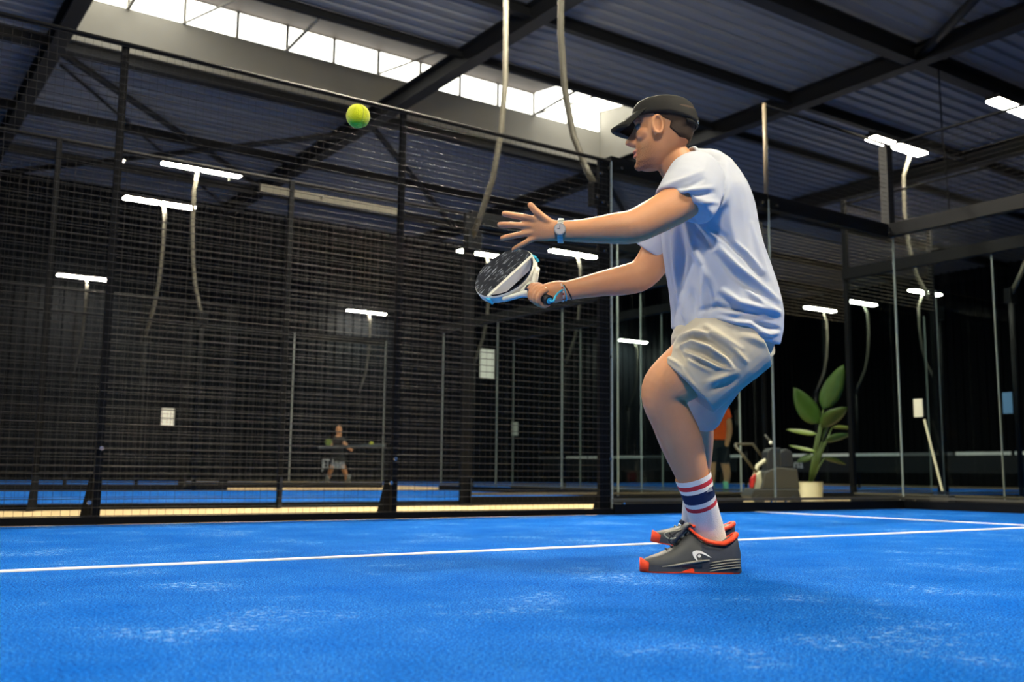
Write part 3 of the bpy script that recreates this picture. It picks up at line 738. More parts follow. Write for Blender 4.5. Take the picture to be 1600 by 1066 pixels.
# right fist closed round the racket handle
ax = (RT*(-.50)+UP*.34+FW*.80).normalized()                 # handle axis toward the racket head
bt = (RT*.72+UP*.67+FW*.16); bt = (bt-ax*bt.dot(ax)).normalized()
nr = ax.cross(bt).normalized()                              # face normal
BUTT = Q(857.5, 469.5, .085)
ha = (RT-ax*RT.dot(ax)).normalized(); hb = ax.cross(ha).normalized()
if hb.dot(UP) < 0: hb = -hb
limb(body, [(886, 454, .15, 14.4, .025), (874, 455, .145, 16.5, .028), (864, 456.5, .142, 17, .028), (855, 455, .142, 14, .024), (848, 454, .145, 10, .018)], n=20)
body.ball(BUTT+ax*.055+ha*.024-hb*.008, (.022, .03, .032))
for k in range(4):
    c = BUTT+ax*(.024+.0185*k); rr = .0275+(.0015 if k in (1, 2) else 0); fr = (.0094, .0104, .0106, .0104)[k]
    a0, a1 = math.radians(72), math.radians(325)
    pts = [c+(ha*math.cos(a0+(a1-a0)*i/12)+hb*math.sin(a0+(a1-a0)*i/12))*(rr if i else rr+.004) for i in range(13)]
    body.tube(pts, [fr*1.12]*3+[fr]*3+[fr*1.05]+[fr]*4+[fr*.9, fr*.7], 10)
c = BUTT+ax*.09
body.tube([BUTT+ax*.07+ha*.026+hb*.016, c+ha*.012+hb*.027, c+ax*.008-ha*.010+hb*.028, c+ax*.012-ha*.024+hb*.014], [.0115, .0105, .0095, .007], 10)
# legs
limb(body, [(1150, 500, -.03, 62, .095), (1118, 540, -.06, 54, .09), (1085, 570, -.075, 47, .08), (1056, 592, -.085, 42, .07), (1040, 608, -.085, 38, .062), (1037, 626, -.08, 33.5, .056), (1048, 652, -.065, 32.5, .058),
            (1062, 684, -.045, 33.5, .058), (1072, 712, -.03, 30.5, .052), (1081, 740, -.015, 26, .045), (1093, 780, .01, 21, .038), (1104, 815, .05, 18.5, .031), (1108, 850, .065, 16, .025)])
body.ball(Q(1029, 606, -.085), .042, None, 20, 14)           # knee cap
limb(body, [(1140, 505, .10, 60, .09), (1112, 565, .22, 50, .08), (1090, 625, .36, 37, .065), (1085, 655, .42, 31, .058), (1086, 690, .5, 29, .055), (1088, 730, .58, 23, .045), (1087, 775, .66, 17, .036), (1083, 822, .73, 15, .034)])
skin = remeshed('body', body, .0033, 3, M['skin'], man)
# beard, lips and hair tint as colour of the skin itself
ca = skin.data.color_attributes.new('tone', 'FLOAT_COLOR', 'POINT'); nv = len(skin.data.vertices)
co = np.empty(nv*3); skin.data.vertices.foreach_get('co', co); co = co.reshape(-1, 3)
d = co-np.array(HO); hx = d @ np.array(hf); hy = d @ np.array(hl); hzz = d @ np.array(hz)
def sstep(a, b, x): t = np.clip((x-a)/(b-a), 0, 1); return t*t*(3-2*t)
beard = sstep(-.012, -.055, hzz)*sstep(-.140, -.118, hzz)*sstep(-.01, .065, hx)
beard = np.maximum(beard, .22*sstep(.0, .022, hx)*sstep(.055, .028, hx)*sstep(.03, .0, hzz)*sstep(-.1, -.06, hzz))
beard = np.maximum(beard, sstep(.075, .09, hx)*sstep(-.030, -.038, hzz)*sstep(-.05, -.042, hzz)*.7)
lipm = sstep(.086, .092, hx)*(np.abs(hzz+.059) < .012)*(np.abs(hy) < .022)
brow = (np.abs(hzz-.047-.004*np.sin(np.clip(np.abs(hy)/.05, 0, 1)*PI)) < .006)*(np.abs(hy) > .012)*(np.abs(hy) < .05)*(hx > .05)
tone = np.zeros((nv, 4)); tone[:, 0] = np.clip(beard*1.3, 0, 1.3)+brow*1.2; tone[:, 1] = lipm; tone[:, 3] = 1
ca.data.foreach_set('color', tone.ravel().astype(np.float32))
nt = M['skin'].node_tree; bs = nt.nodes['Principled BSDF']; src = bs.inputs['Base Color'].links[0].from_socket
at = nt.nodes.new('ShaderNodeAttribute'); at.attribute_name = 'tone'; sp = nt.nodes.new('ShaderNodeSeparateColor'); nt.links.new(at.outputs['Color'], sp.inputs[0])
n3 = nt.nodes.new('ShaderNodeTexNoise'); n3.inputs['Scale'].default_value = 420; tcn = nt.nodes.new('ShaderNodeTexCoord'); nt.links.new(tcn.outputs['Object'], n3.inputs['Vector'])
mu = nt.nodes.new('ShaderNodeMath'); mu.operation = 'MULTIPLY'; nt.links.new(sp.outputs[0], mu.inputs[0]); nt.links.new(n3.outputs['Fac'], mu.inputs[1])
m1 = nt.nodes.new('ShaderNodeMix'); m1.data_type = 'RGBA'; m1.inputs[7].default_value = lin('#5b3f2b'); nt.links.new(mu.outputs[0], m1.inputs[0]); nt.links.new(src, m1.inputs[6])
m2 = nt.nodes.new('ShaderNodeMix'); m2.data_type = 'RGBA'; m2.inputs[7].default_value = lin('#bd7a64'); nt.links.new(sp.outputs[1], m2.inputs[0]); nt.links.new(m1.outputs[2], m2.inputs[6])
nt.links.new(m2.outputs[2], bs.inputs['Base Color'])
# eyes
for s in (-1, 1):
    e = MB(); e.ball(H(.0765, s*.031, .027), .0120, M['eye'], 14, 10); ey = e.build('eye', parent=man, smooth=True)
    MB().ball(H(.0870, s*.032, .027), (.003, .0055, .0055), M['iris'], 12, 8, Rh).build('iris', parent=ey, smooth=True)
# hair below the cap
hr = MB(); rings_ = []
for z, xf, xb, wd in [(-.030, .095, -.086, .068), (-.015, .095, -.092, .070), (.0, .093, -.098, .071), (.022, .09, -.105, .074), (.05, .095, -.109, .078), (.075, .095, -.108, .079)]:
    a = math.radians(135 if z < -.02 else 118 if z < -.01 else 104 if z < .03 else 78)
    out_ = head_ring(z, xf, xb, wd, 36, .0025, a, 2*PI-a, False); in_ = head_ring(z, xf, xb, wd, 36, -.006, a, 2*PI-a, False)
    rings_.append(out_+in_[::-1])
hr.loft(rings_, M['hair']); hr.build('hair', parent=man, smooth=True)
# cap: crown, sweatband edge, visor, back strap
cap = thing('cap', 'x', 'x', HO); del cap['label'], cap['category']
bpy.data.objects.remove(cap)
cr = MB(); rows = []
for i in range(11):
    s = i/10; z = .050+.075*math.sin(s*PI/2); k = max(.02, math.cos(s*PI/2))**.40
    row = []
    for j in range(44):
        th = 2*PI*j/44; c_, s_ = math.cos(th), math.sin(th)
        low = (1-s)*(.014*max(0, c_)-.030*max(0, -c_)**1.5)
        row.append(H(-.006+.1135*k*c_, .088*k*s_, z+low))
    rows.append(row)
inner = [[p+(HO+hz*.06-p)*.045 for p in rows[0]]]
cr.loft([inner[0]]+rows, M['cap'])
crown = cr.build('cap', parent=man, smooth=True)
vs = MB(); top = []; bot = []
nu, nvv = 22, 8
for j in range(nvv+1):
    v = j/nvv; rt_, rb_ = [], []
    for i in range(nu+1):
        ph = math.radians(-64+128*i/nu); L = .080*(math.cos(ph*.9))**.4
        x = .100*math.cos(ph)+v*L; y = .086*math.sin(ph)*(1-.04*v); z = .078-.006*(abs(y)/.086)**2-v*.056+v*.012*(1-(abs(y)/.086)**2)
        rt_.append(H(x, y, z+.0025)); rb_.append(H(x, y, z-.0025))
    top.append(rt_+rb_[::-1])
vs.loft(top, M['cap']); vs.build('visor', parent=crown, smooth=True)
MB().tube([H(-.112*math.cos(a), .088*math.sin(a), .026-.004*math.cos(a)) for a in [math.radians(-40+8*i) for i in range(11)]], .006, 8, M['cap']).build('back_strap', parent=crown, smooth=True)
MB().ball(H(-.118, .012, .026), (.004, .006, .006), M['bolt'], 10, 6, Rh).build('buckle', parent=crown)
MB().ball(H(-.005, 0, .126), (.007, .007, .004), M['cap'], 10, 6, Rh).build('button', parent=crown, smooth=True)

# --- shirt
sh = MB()
shr = limb(sh, [(1133, 526, .02, 85, .166), (1136, 494, .02, 87, .176), (1128, 450, .02, 83, .172), (1118, 410, .02, 79, .172), (1110, 370, .02, 76, .176), (1105, 330, .02, 73, .186), (1100, 300, .02, 66, .19),
          (1094, 281, .015, 55, .165), (1080, 271, .008, 43, .11), (1068, 264, .0, 36, .075)], n=30)
limb(sh, hollow([(1096, 258, -.09, 30, .05), (1091, 272, -.13, 43, .068), (1081, 294, -.175, 47, .076), (1067, 322, -.21, 48, .072)], .86))
limb(sh, hollow([(1066, 312, .13, 42, .065), (1042, 352, .18, 36, .065), (1016, 393, .205, 31, .058)], .88))
shirt_folds = [
    ([(1035, 292), (1065, 282), (1098, 268)], 4, .005), ([(1037, 300), (1075, 292), (1100, 280)], 3.5, -.005), ([(1040, 300), (1080, 298), (1112, 293)], 4, .006), ([(1052, 305), (1088, 305), (1115, 302)], 3.5, -.006), ([(1060, 312), (1095, 316), (1120, 316)], 4, .005),
    ([(1113, 338), (1128, 318), (1134, 300)], 7, .010), ([(1134, 250), (1138, 300), (1140, 350), (1150, 380)], 6, .004),
    ([(1075, 340), (1090, 362), (1112, 385)], 5, -.012), ([(1070, 348), (1082, 385), (1095, 410)], 5, .008), ([(1062, 355), (1066, 400), (1062, 450)], 6, -.010), ([(1052, 360), (1056, 420), (1060, 470)], 5, .008), ([(1045, 380), (1048, 430), (1055, 490)], 5, -.006),
    ([(1110, 355), (1135, 372), (1165, 400), (1195, 440)], 5, -.008), ([(1125, 388), (1150, 415), (1185, 445), (1215, 470)], 4.5, .010), ([(1120, 398), (1145, 428), (1180, 455)], 5, -.009), ([(1140, 374), (1165, 395), (1190, 425)], 4, .009), ([(1175, 350), (1185, 390), (1200, 435)], 4, .006),
    ([(1130, 455), (1155, 473), (1190, 482), (1216, 490)], 5, .010), ([(1125, 462), (1150, 482), (1185, 492)], 5, -.009), ([(1170, 455), (1192, 475), (1215, 487)], 4, .008), ([(1095, 486), (1120, 478), (1150, 484), (1164, 488)], 4, -.010), ([(1125, 497), (1150, 503), (1170, 505), (1195, 520)], 4, .009),
    ([(1130, 488), (1150, 490), (1165, 486)], 4, .008), ([(1178, 518), (1200, 522), (1215, 520)], 4, .007), ([(1180, 505), (1200, 512), (1216, 515)], 4, -.007), ([(1100, 420), (1098, 455), (1100, 488)], 4, .007), ([(1107, 440), (1112, 465), (1108, 484)], 5, -.007), ([(1068, 460), (1070, 490), (1072, 505)], 4, .006), ([(1082, 455), (1084, 480), (1086, 500)], 5, -.006),
    ([(1088, 395), (1105, 430), (1118, 465)], 7, .006)]
shirt = remeshed('t_shirt', sh, .0045, 4, M['shirt'], man, cloth_folds(shirt_folds, .0006))
# neckline ribbing
nk = [Vector(p) for p in shr[-1]]+[Vector(shr[-1][0])]
MB().tube(nk, .0065, 8, M['shirt']).build('neck_rib', parent=shirt, smooth=True)

# --- shorts
so = MB()
limb(so, [(1132, 496, .02, 78, .15), (1132, 515, .02, 80, .158), (1138, 540, .02, 76, .15), (1146, 560, .02, 60, .12)], n=28)
limb(so, hollow([(1150, 522, -.04, 74, .115), (1122, 552, -.07, 68, .112), (1094, 584, -.085, 61, .102), (1074, 605, -.09, 58, .097)], .88))
limb(so, hollow([(1146, 525, .10, 70, .105), (1122, 570, .2, 56, .1), (1104, 615, .3, 40, .095), (1096, 650, .37, 30, .09)], .88))
so.ball(Q(1160, 529, .02), .108, None, 24, 16); so.ball(Q(1082, 532, -.03), .072, None, 20, 14)
short_folds = [
    ([(1055, 530), (1085, 520), (1110, 522), (1150, 550), (1165, 565)], 4, .010), ([(1060, 536), (1085, 527), (1112, 535), (1140, 556)], 3.5, -.010), ([(1058, 545), (1080, 533), (1108, 543), (1132, 560), (1145, 575)], 3.5, .010),
    ([(1075, 545), (1098, 552), (1130, 572)], 4, -.010), ([(1068, 550), (1092, 560), (1118, 572), (1140, 577)], 3.5, .009), ([(1080, 558), (1095, 568), (1108, 574)], 4, -.008), ([(1072, 562), (1090, 570), (1108, 580)], 3.5, .008),
    ([(1104, 510), (1130, 528), (1158, 545)], 4, .008), ([(1100, 517), (1125, 535), (1150, 552)], 4, -.008), ([(1045, 560), (1065, 572), (1085, 600)], 3, .006), ([(1062, 568), (1076, 585), (1086, 600)], 3, -.006), ([(1060, 540), (1066, 555), (1074, 566)], 4, -.007),
    ([(1105, 598), (1125, 590), (1150, 580)], 6, .006), ([(1110, 612), (1130, 602), (1150, 594)], 5, -.005), ([(1160, 525), (1180, 530), (1200, 540)], 5, .005)]
shorts = remeshed('shorts', so, .0045, 4, M['shorts'], man, cloth_folds(short_folds, .0006))

# --- socks
def sock(st, D=None):
    b = MB(); P = []
    for i in range(len(st)-1):
        m_ = st[i][5]; seg = MB()
        n = 26
    rings = []; mats = []
    PP = [Q(*s[:3]) for s in st]
    for i, s in enumerate(st):
        t = (PP[min(i+1, len(PP)-1)]-PP[max(i-1, 0)]).normalized(); e2 = (FW-t*FW.dot(t)).normalized(); e1 = t.cross(e2); ru = s[3]*(D0+s[2])/F
        rings.append([PP[i]+e1*(ru*(1+.012*(k % 2))*math.cos(2*PI*k/56))+e2*(s[4]*(1+.012*(k % 2))*math.sin(2*PI*k/56)) for k in range(56)])
    for i in range(len(st)-1): b.loft([rings[i], rings[i+1]], M[st[i][5]], cap=False)
    return b
ls = []
tabs = [(0, 'sock'), (.075, 'sock_red'), (.14, 'sock'), (.19, 'sock_navy'), (.33, 'sock'), (.375, 'sock_red'), (.43, 'sock'), (.6, 'sock'), (.75, 'sock'), (.9, 'sock'), (1.0, 'sock')]
keys = [(0, 1082.5, 743, -.012, 28.5, .0495), (.3, 1092, 775, .005, 25, .044), (.6, 1101, 808, .042, 24.3, .041), (.8, 1106, 828, .058, 25.5, .036), (1, 1114, 862, .068, 25, .031)]
def interp(t, keys):
    for a, b in zip(keys, keys[1:]):
        if a[0] <= t <= b[0]:
            s = (t-a[0])/(b[0]-a[0]); return [a[i]+(b[i]-a[i])*s for i in range(1, len(a))]
for t_, m_ in tabs: x, y, dw, ru, rw = interp(t_, keys); ls.append((x, y, dw, ru, rw, m_))
lsock = sock(ls).build('sock', parent=man, smooth=True); lsock['label'] = 'white sock with red and navy stripes'
x0_, y0_, dw_, ru_, rw_ = interp(.24, keys)
pts = [Q(1097, 765, dw_-rw_*.99), Q(1112, 761, dw_-rw_*.86), Q(1114, 767, dw_-rw_*.84), Q(1100, 771, dw_-rw_*.985)]
MB().prism(pts, FW*.003, M['sock_grey']).build('sock_mark', parent=lsock)
rs = [(1087, 775, .66, 19, .04, 'sock'), (1085, 795, .69, 18.5, .039, 'sock'), (1083, 820, .73, 18.5, .038, 'sock'), (1084, 845, .75, 20, .038, 'sock')]
sock(rs).build('sock', parent=man, smooth=True)

# --- shoes, modelled along x (toe +x), y toward the outer side, z up
def make_shoe(name, origin, R, side, parent, laces='lace', logo=True):
    """R: rotation of the shoe frame; side: +1 when the outer flank is local +y"""
    def T(p): return origin+R @ Vector(p)
    up = [(-.168, .018, .075), (-.158, .032, .122), (-.135, .0385, .124), (-.105, .0405, .104), (-.065, .042, .102), (-.035, .0435, .116), (-.008, .0445, .136), (.018, .0455, .122), (.05, .048, .092), (.08, .0495, .075), (.11, .048, .062), (.137, .041, .052), (.158, .027, .043), (.168, .012, .034)]
    def sec(x, wd, h, n=20, z0=.018):
        out = []
        for k in range(n+1):
            a = PI*k/n; out.append((x, wd*math.copysign(abs(math.cos(a))**.55, math.cos(a)), z0+(h-z0)*math.sin(a)**.7))
        return out
    def surf(x, z):            # half width of the upper at (x, z)
        for a, b in zip(up, up[1:]):
            if a[0] <= x <= b[0]:
                s = (x-a[0])/(b[0]-a[0]); wd = a[1]+(b[1]-a[1])*s; h = a[2]+(b[2]-a[2])*s
                q = min(.999, max(0, (z-.018)/(h-.018)))**(1/.7)
                return wd*max(0, math.sqrt(max(0, 1-q*q)))**.55
        return .03
    shoe = MB(); shoe.loft([[T(p) for p in sec(*u)] for u in up], M['shoe'])
    s_o = shoe.build(name, parent=parent, smooth=True)
    out = [(-.173, .012), (-.166, .028), (-.14, .041), (-.09, .044), (-.03, .043), (.03, .047), (.08, .053), (.115, .051), (.145, .040), (.165, .022), (.1715, .008)]
    loop = [(x, y) for x, y in out]+[(x, -y) for x, y in out[::-1]]
    def slab_(z0f, z1f, k0, k1, m, nm, x0=-1, x1=1):
        ids = [(x, y) for x, y in loop if x0 <= x <= x1]
        b = MB(); b.loft([[T((x*k0, y*k0, z0f(x))) for x, y in ids], [T((x*k1, y*k1, z1f(x))) for x, y in ids]], M[m]); return b.build(nm, parent=s_o)
    mid_top = lambda x: .050 if x < -.09 else .050-(x+.09)*.17 if x < .05 else .026
    slab_(lambda x: .005, mid_top, 1.0, .975, 'shoe_dark', 'midsole')
    slab_(lambda x: .0, lambda x: .0055, .97, .99, 'orange', 'outsole')
    # toe bumper, arch wedge, heel ridges
    b = MB(); rr = []
    for x, y in [(p[0], p[1]) for p in loop if p[0] > .118]:
        z1 = .012+.034*max(0, (x-.118)/.05)**.7
        rr.append([T((x*1.006, y*1.02, .002)), T((x*1.0, y*1.02, z1))])
    b.loft(rr, M['orange'], False, False); o = b.build('toe_bumper', parent=s_o, smooth=True, normals=False); o.modifiers.new('t', 'SOLIDIFY').thickness = .004
    for sd in (1, -1):
        poly = [(-.008, .003), (.04, .003), (.018, .012), (-.002, .0175), (-.008, .014)]
        MB().prism([T((x, sd*.0475, z)) for x, z in poly], R @ V(0, sd*.003, 0), M['orange']).build('arch_wedge', parent=s_o)
        for q in range(4):
            pts = []
            for i in range(9):
                u = i/8; x = -.165+.105*u; z = .049-.009*q-(.014*u**1.5)
                y = .0275+.015*min(1, (x+.168)/.03)**.6 if x > -.168 else .0275
                pts.append(T((x, sd*(y+.0035), z)))
            MB().tube(pts, [.0018]+[.0026]*7+[.001], 6, M['shoe_grey']).build('sole_ridge', parent=s_o, smooth=True)
        pts = [T((x, sd*(.0475 if x < .03 else .05), z)) for x, z in ((-.06, .046), (-.02, .040), (.02, .033), (.06, .026), (.10, .021))]
        MB().tube(pts, [.002, .0045, .0045, .004, .002], 6, M['shoe_grey']).build('sole_ridge', parent=s_o, smooth=True)
    # heel counter (slate) patch
    b = MB(); rr = []
    for u in up[:6]:
        rr.append([T((x, y*1.025, z)) for x, y, z in sec(u[0]-(.002 if u[0] < -.15 else 0), u[1], u[2]-.002)])
    b.loft(rr, M['shoe_dark'], False, False); b.build('heel_counter', parent=s_o, smooth=True)
    # padded orange collar and tongue
    path = [(.004, .034, .150), (-.010, .0375, .137), (-.030, .039, .120), (-.055, .0385, .107), (-.085, .0385, .101), (-.112, .0375, .100), (-.137, .034, .114), (-.153, .021, .127), (-.158, 0, .130)]
    path = path+[(x, -y, z) for x, y, z in path[-2::-1]]
    MB().tube([T(p) for p in path], [.0035, .005, .0065]+[.008]*2+[.0095]*7+[.008]*2+[.0065, .005, .0035], 10, M['orange']).build('collar', parent=s_o, smooth=True)
    b = MB(); tg = [(.000, .163, .026), (.006, .161, .035), (.020, .148, .037), (.036, .126, .034), (.06, .095, .028)]
    b.loft([[T((x+.006*math.cos(2*PI*k/16), wd*math.sin(2*PI*k/16), z+.006*math.cos(2*PI*k/16))) for k in range(16)] for x, z, wd in tg], M['shoe_dark']); tgo = b.build('tongue', parent=s_o, smooth=True)
    MB().tube([T((-.004-abs(y)*.25, y, .166-abs(y)*.3)) for y in (-.033, -.018, 0, .018, .033)], .005, 8, M['orange']).build('tongue_edge', parent=tgo, smooth=True)
    for i in range(6):
        x = -.002+i*.0165; z = [b_[2]+(a_[2]-b_[2])*(b_[0]-x)/(b_[0]-a_[0]) for a_, b_ in zip(up, up[1:]) if a_[0] <= x <= b_[0]][0]-.003
        MB().tube([T((x-.004, .030, z-.012)), T((x, .016, z+.0055)), T((x+.003, 0, z+.009)), T((x, -.016, z+.0055)), T((x-.004, -.030, z-.012))], .0028, 6, M[laces]).build('lace', parent=s_o, smooth=True)
    if laces == 'lace':
        for k, (dy, dz, L) in enumerate(((.03, -.012, .085), (.036, -.030, .07), (-.03, -.01, .06))):
            c0 = V(.005, 0, .142); pts = [c0, c0+V(.02, dy*.5, .002), c0+V(L*.7, dy, dz*.3), c0+V(L, dy*1.1, dz), c0+V(L*.8, dy*.9, dz-.016), c0+V(L*.4, dy*.6, dz-.010), c0]
            sm = []
            for i in range(len(pts)-1):
                for q in range(5):
                    p0, p1, p2, p3 = pts[max(i-1, 0)], pts[i], pts[i+1], pts[min(i+2, len(pts)-1)]; t_ = q/5
                    sm.append(T(.5*((2*p1)+(p2-p0)*t_+(2*p0-5*p1+4*p2-p3)*t_*t_+(3*p1-p0-3*p2+p3)*t_**3)))
            MB().tube(sm+[T(c0)], .0024, 6, M['lace_light' if k == 0 else 'lace']).build('lace_loop', parent=s_o, smooth=True)
    if logo:
        def L2(cx, cy):
            x = (1083-(1000+cx/9.41))/460+.004; z = (897-(800+cy/9.41))/460
            return T((x, side*(surf(x, z)+.0022), z))
        outer = [(810, 612), (830, 590), (870, 580), (925, 583), (1000, 618), (1050, 650), (1092, 686)]
        inn = [(905, 747), (872, 690), (868, 660), (878, 636), (905, 622), (950, 628), (1000, 648), (1045, 668), (1092, 686)]
        left = [(880, 732), (840, 690), (818, 650), (810, 612)]
        poly = left+outer[1:]+inn[::-1][1:]
        bm_ = MB(); # strip between outer and inner edge
        A = [(905, 747), (880, 732), (840, 690), (818, 650), (810, 612), (830, 590), (870, 580), (925, 583), (1000, 618), (1050, 650), (1092, 686)]
        B = [(905, 747), (898, 735), (880, 705), (870, 680), (867, 655), (878, 636), (900, 623), (940, 624), (1000, 645), (1045, 665), (1092, 686)]
        vs_ = [L2(*p) for p in A]+[L2(*p) for p in B]; n = len(A)
        bm_.add(vs_, [(k, k+1, k+1+n, k+n) for k in range(n-1)], M['logo'])
        cpts = [L2(912+24*math.cos(2*PI*k/14), 658+24*math.sin(2*PI*k/14)) for k in range(14)]
        bm_.add(cpts, [tuple(range(14))], M['logo'])
        bm_.build('logo', parent=s_o, normals=False)
    return s_o
def frame_from(fwd, pitch=0):
    f_ = Vector(fwd).normalized(); z_ = V(0, 0, 1); l_ = z_.cross(f_).normalized()
    f2 = (f_*math.cos(pitch)+z_*math.sin(pitch)); z2 = f2.cross(l_)
    return Matrix((f2, l_, z2)).transposed()
R1 = frame_from(-RTH*.995+FWH*.06)
make_shoe('shoe', FOOT, R1, 1, man)
R2 = frame_from(-RTH*.97-FWH*.05, math.radians(9))
G2 = ground(1081, 869); G2 = G2+V(0, 0, .030)
make_shoe('shoe', G2, R2, 1, man, 'lace_light', False)

# --- watch and bracelets
wc = Q(876.5, 361, -.2365); wax = (Q(890, 361.3, -.242)-Q(866, 361, -.234)).normalized()
we1 = (UP-wax*UP.dot(wax)).normalized(); we2 = wax.cross(we1).normalized()
if we2.dot(FW) > 0: we2 = -we2
wt = MB()
for k in range(26):
    a = 2*PI*k/26; c_ = wc+we1*(.0365*math.cos(a))+we2*(.0255*math.sin(a)); tn = (-we1*math.sin(a)*.0365+we2*math.cos(a)*.0255).normalized(); rd = tn.cross(wax)
    Rm = Matrix((wax, tn, rd)).transposed(); wt.box((-.0085, -.0036, -.002), (.0085, .0036, .002), M['watch'], Rm, c_)
wb = wt.build('watch', parent=man)
cc = wc+we2*.0265+we1*.003
MB().tube([cc-we2*.004, cc+we2*.006], .0185, 28, M['watch']).build('watch_case', parent=wb, smooth=False)
MB().tube([cc+we2*.006, cc+we2*.0068], .0155, 28, M['dial']).build('watch_dial', parent=wb)
MB().tube([cc+we2*.0074, cc+we2*.0074+we1*.011], .0007, 5, M['grip']).build('watch_hand', parent=wb); MB().tube([cc+we2*.0074, cc+we2*.0074-wax*.008], .0008, 5, M['grip']).build('watch_hand', parent=wb)
def band(px, py, dw, ru, rw, tilt, r, m, name):
    c_ = Q(px, py, dw); a_ = (Q(905, 450.5, .16)-Q(880, 455, .15)).normalized(); e1 = (UP-a_*UP.dot(a_)).normalized(); e2 = a_.cross(e1)
    return MB().tube([c_+e1*(ru*math.cos(a))+e2*(rw*math.sin(a))+a_*(tilt*math.cos(a)) for a in [2*PI*k/30 for k in range(31)]], r, 8, M[m], False).build(name, parent=man, smooth=True)
band(880, 455, .151, .0345, .029, -.004, .0026, 'cyan', 'cord_bracelet')
band(884, 454.5, .152, .0350, .029, -.014, .0022, 'grip', 'wristband')
bb = MB(); c_ = Q(876.5, 455.5, .149); a_ = (Q(905, 450.5, .16)-Q(880, 455, .15)).normalized(); e1 = (UP-a_*UP.dot(a_)).normalized(); e2 = a_.cross(e1)
for k in range(30): a = 2*PI*k/30; bb.ball(c_+e1*(.036*math.cos(a))+e2*(.03*math.sin(a)), .0033, M['bead' if k % 3 else 'red'], 8, 6)
bb.build('bead_bracelet', parent=man, smooth=True)

# ================================================================== racket
rk = thing('padel_racket', 'padel racket with black face and white frame in the lower hand', 'racket', BUTT)
HC = BUTT+ax*.300                                           # centre of the head
def RP(u, v, n_=0.): return HC+bt*u+ax*v+nr*n_
def outline(k, off=0., n=64):
    out = []
    for i in range(n):
        a = 2*PI*i/n; x = .124*math.cos(a); y = .130*math.sin(a)
        if y < 0: x *= (1-.10*(y/.13)**2); y *= 1.06
        L = math.hypot(x, y); out.append((x*(1+off/L)*k, y*(1+off/L)*k))
    return out
TH = .017
o0 = outline(1); fr = MB()
prof = [(0, -TH*.7), (.0, TH*.7), (-.003, TH), (-.012, TH), (-.012, -TH), (-.003, -TH)]
rings = []
for (x, y) in o0+[o0[0]]:
    L = math.hypot(x, y); rings.append([RP(x*(1+q/L), y*(1+q/L), z) for q, z in prof])
fr.loft([r_[5:]+r_[:4] for r_ in rings], M['racket_white'], False, False); fr.build('frame', parent=rk, normals=False).modifiers.new('t', 'SOLIDIFY').thickness = .001
fi = MB(); fi.loft([r_[3:5] for r_ in rings], M['racket_navy'], False, False); fi.build('frame_lining', parent=rk, normals=False).modifiers.new('t', 'SOLIDIFY').thickness = .001
# hitting face (upper part of the head, down to the throat bar), with a real row of holes left to the print
ys = -.046
fp = [(x, y) for x, y in outline(1, -.0035) if y > ys]
fp.sort(key=lambda p: math.atan2(p[1]+.02, p[0]))
xs = max(p[0] for p in fp if p[1] < ys+.03)
pol = sorted([p for p in fp], key=lambda p: (math.atan2(p[1], p[0]) if math.atan2(p[1], p[0]) > -PI/2 else math.atan2(p[1], p[0])+2*PI))
fc = MB(); fc.prism([RP(x, y, -TH-.0012) for x, y in pol], nr*(2*TH+.0024), M['racket_face']); face = fc.build('face', parent=rk)
uvl = face.data.uv_layers.new(name='uv')
for lp in face.data.loops:
    c_ = face.data.vertices[lp.vertex_index].co-HC; uvl.data[lp.index].uv = (c_.dot(bt), c_.dot(ax))
# cream edge of the face toward the throat
e0 = [p for p in pol if p[1] < ys+.02]; xl = min(p[0] for p in e0); xr = max(p[0] for p in e0)
MB().prism([RP(xl+.004, ys+.008, -TH-.002), RP(xr-.004, ys+.008, -TH-.002), RP(xr-.004, ys-.006, -TH-.002), RP(xl+.004, ys-.006, -TH-.002)], nr*(2*TH+.004), M['racket_white']).build('throat_bar', parent=rk)
# throat: two arms to the handle and a hexagonal bridge
for s in (-1, 1):
    pts = [RP(s*.085, -.105), RP(s*.055, -.135), RP(s*.030, -.160), RP(s*.017, -.185)]
    MB().tube(pts, [.010, .011, .012, .014], 10, M['racket_white']).build('throat_arm', parent=rk, smooth=True)
    q = RP(s*.118, -.048, 0); MB().box((-.004, -.016, -.012), (.004, .016, .012), M['cyan'], Matrix((bt, ax, nr)).transposed(), RP(s*.1170, -.045)).build('frame_badge', parent=rk)
MB().tube([RP(-.025, -.15), RP(.025, -.15)], .010, 8, M['racket_white']).build('bridge', parent=rk, smooth=True)
MB().tube([RP(0, -.165), RP(0, -.195)], .0185, 14, M['racket_navy']).build('throat_sleeve', parent=rk, smooth=True)
MB().tube([BUTT+ax*.125, BUTT+ax*.06, BUTT+ax*.004], [.0155, .0160, .0165], 14, M['grip']).build('grip', parent=rk, smooth=True)
MB().tube([BUTT+ax*.006, BUTT-ax*.004], [.0185, .0175], 18, M['grip']).build('butt_cap', parent=rk)
MB().tube([BUTT-ax*.004, BUTT-ax*.0055], [.011, .011], 18, M['cyan']).build('butt_badge', parent=rk)
st_ = [BUTT-ax*.004, Q(862, 472, .06), Q(865, 470, .058), Q(868, 463, .075), Q(873, 457, .1), Q(879, 453, .118)]
MB().tube(st_, .0036, 8, M['cyan']).build('wrist_strap', parent=rk, smooth=True)

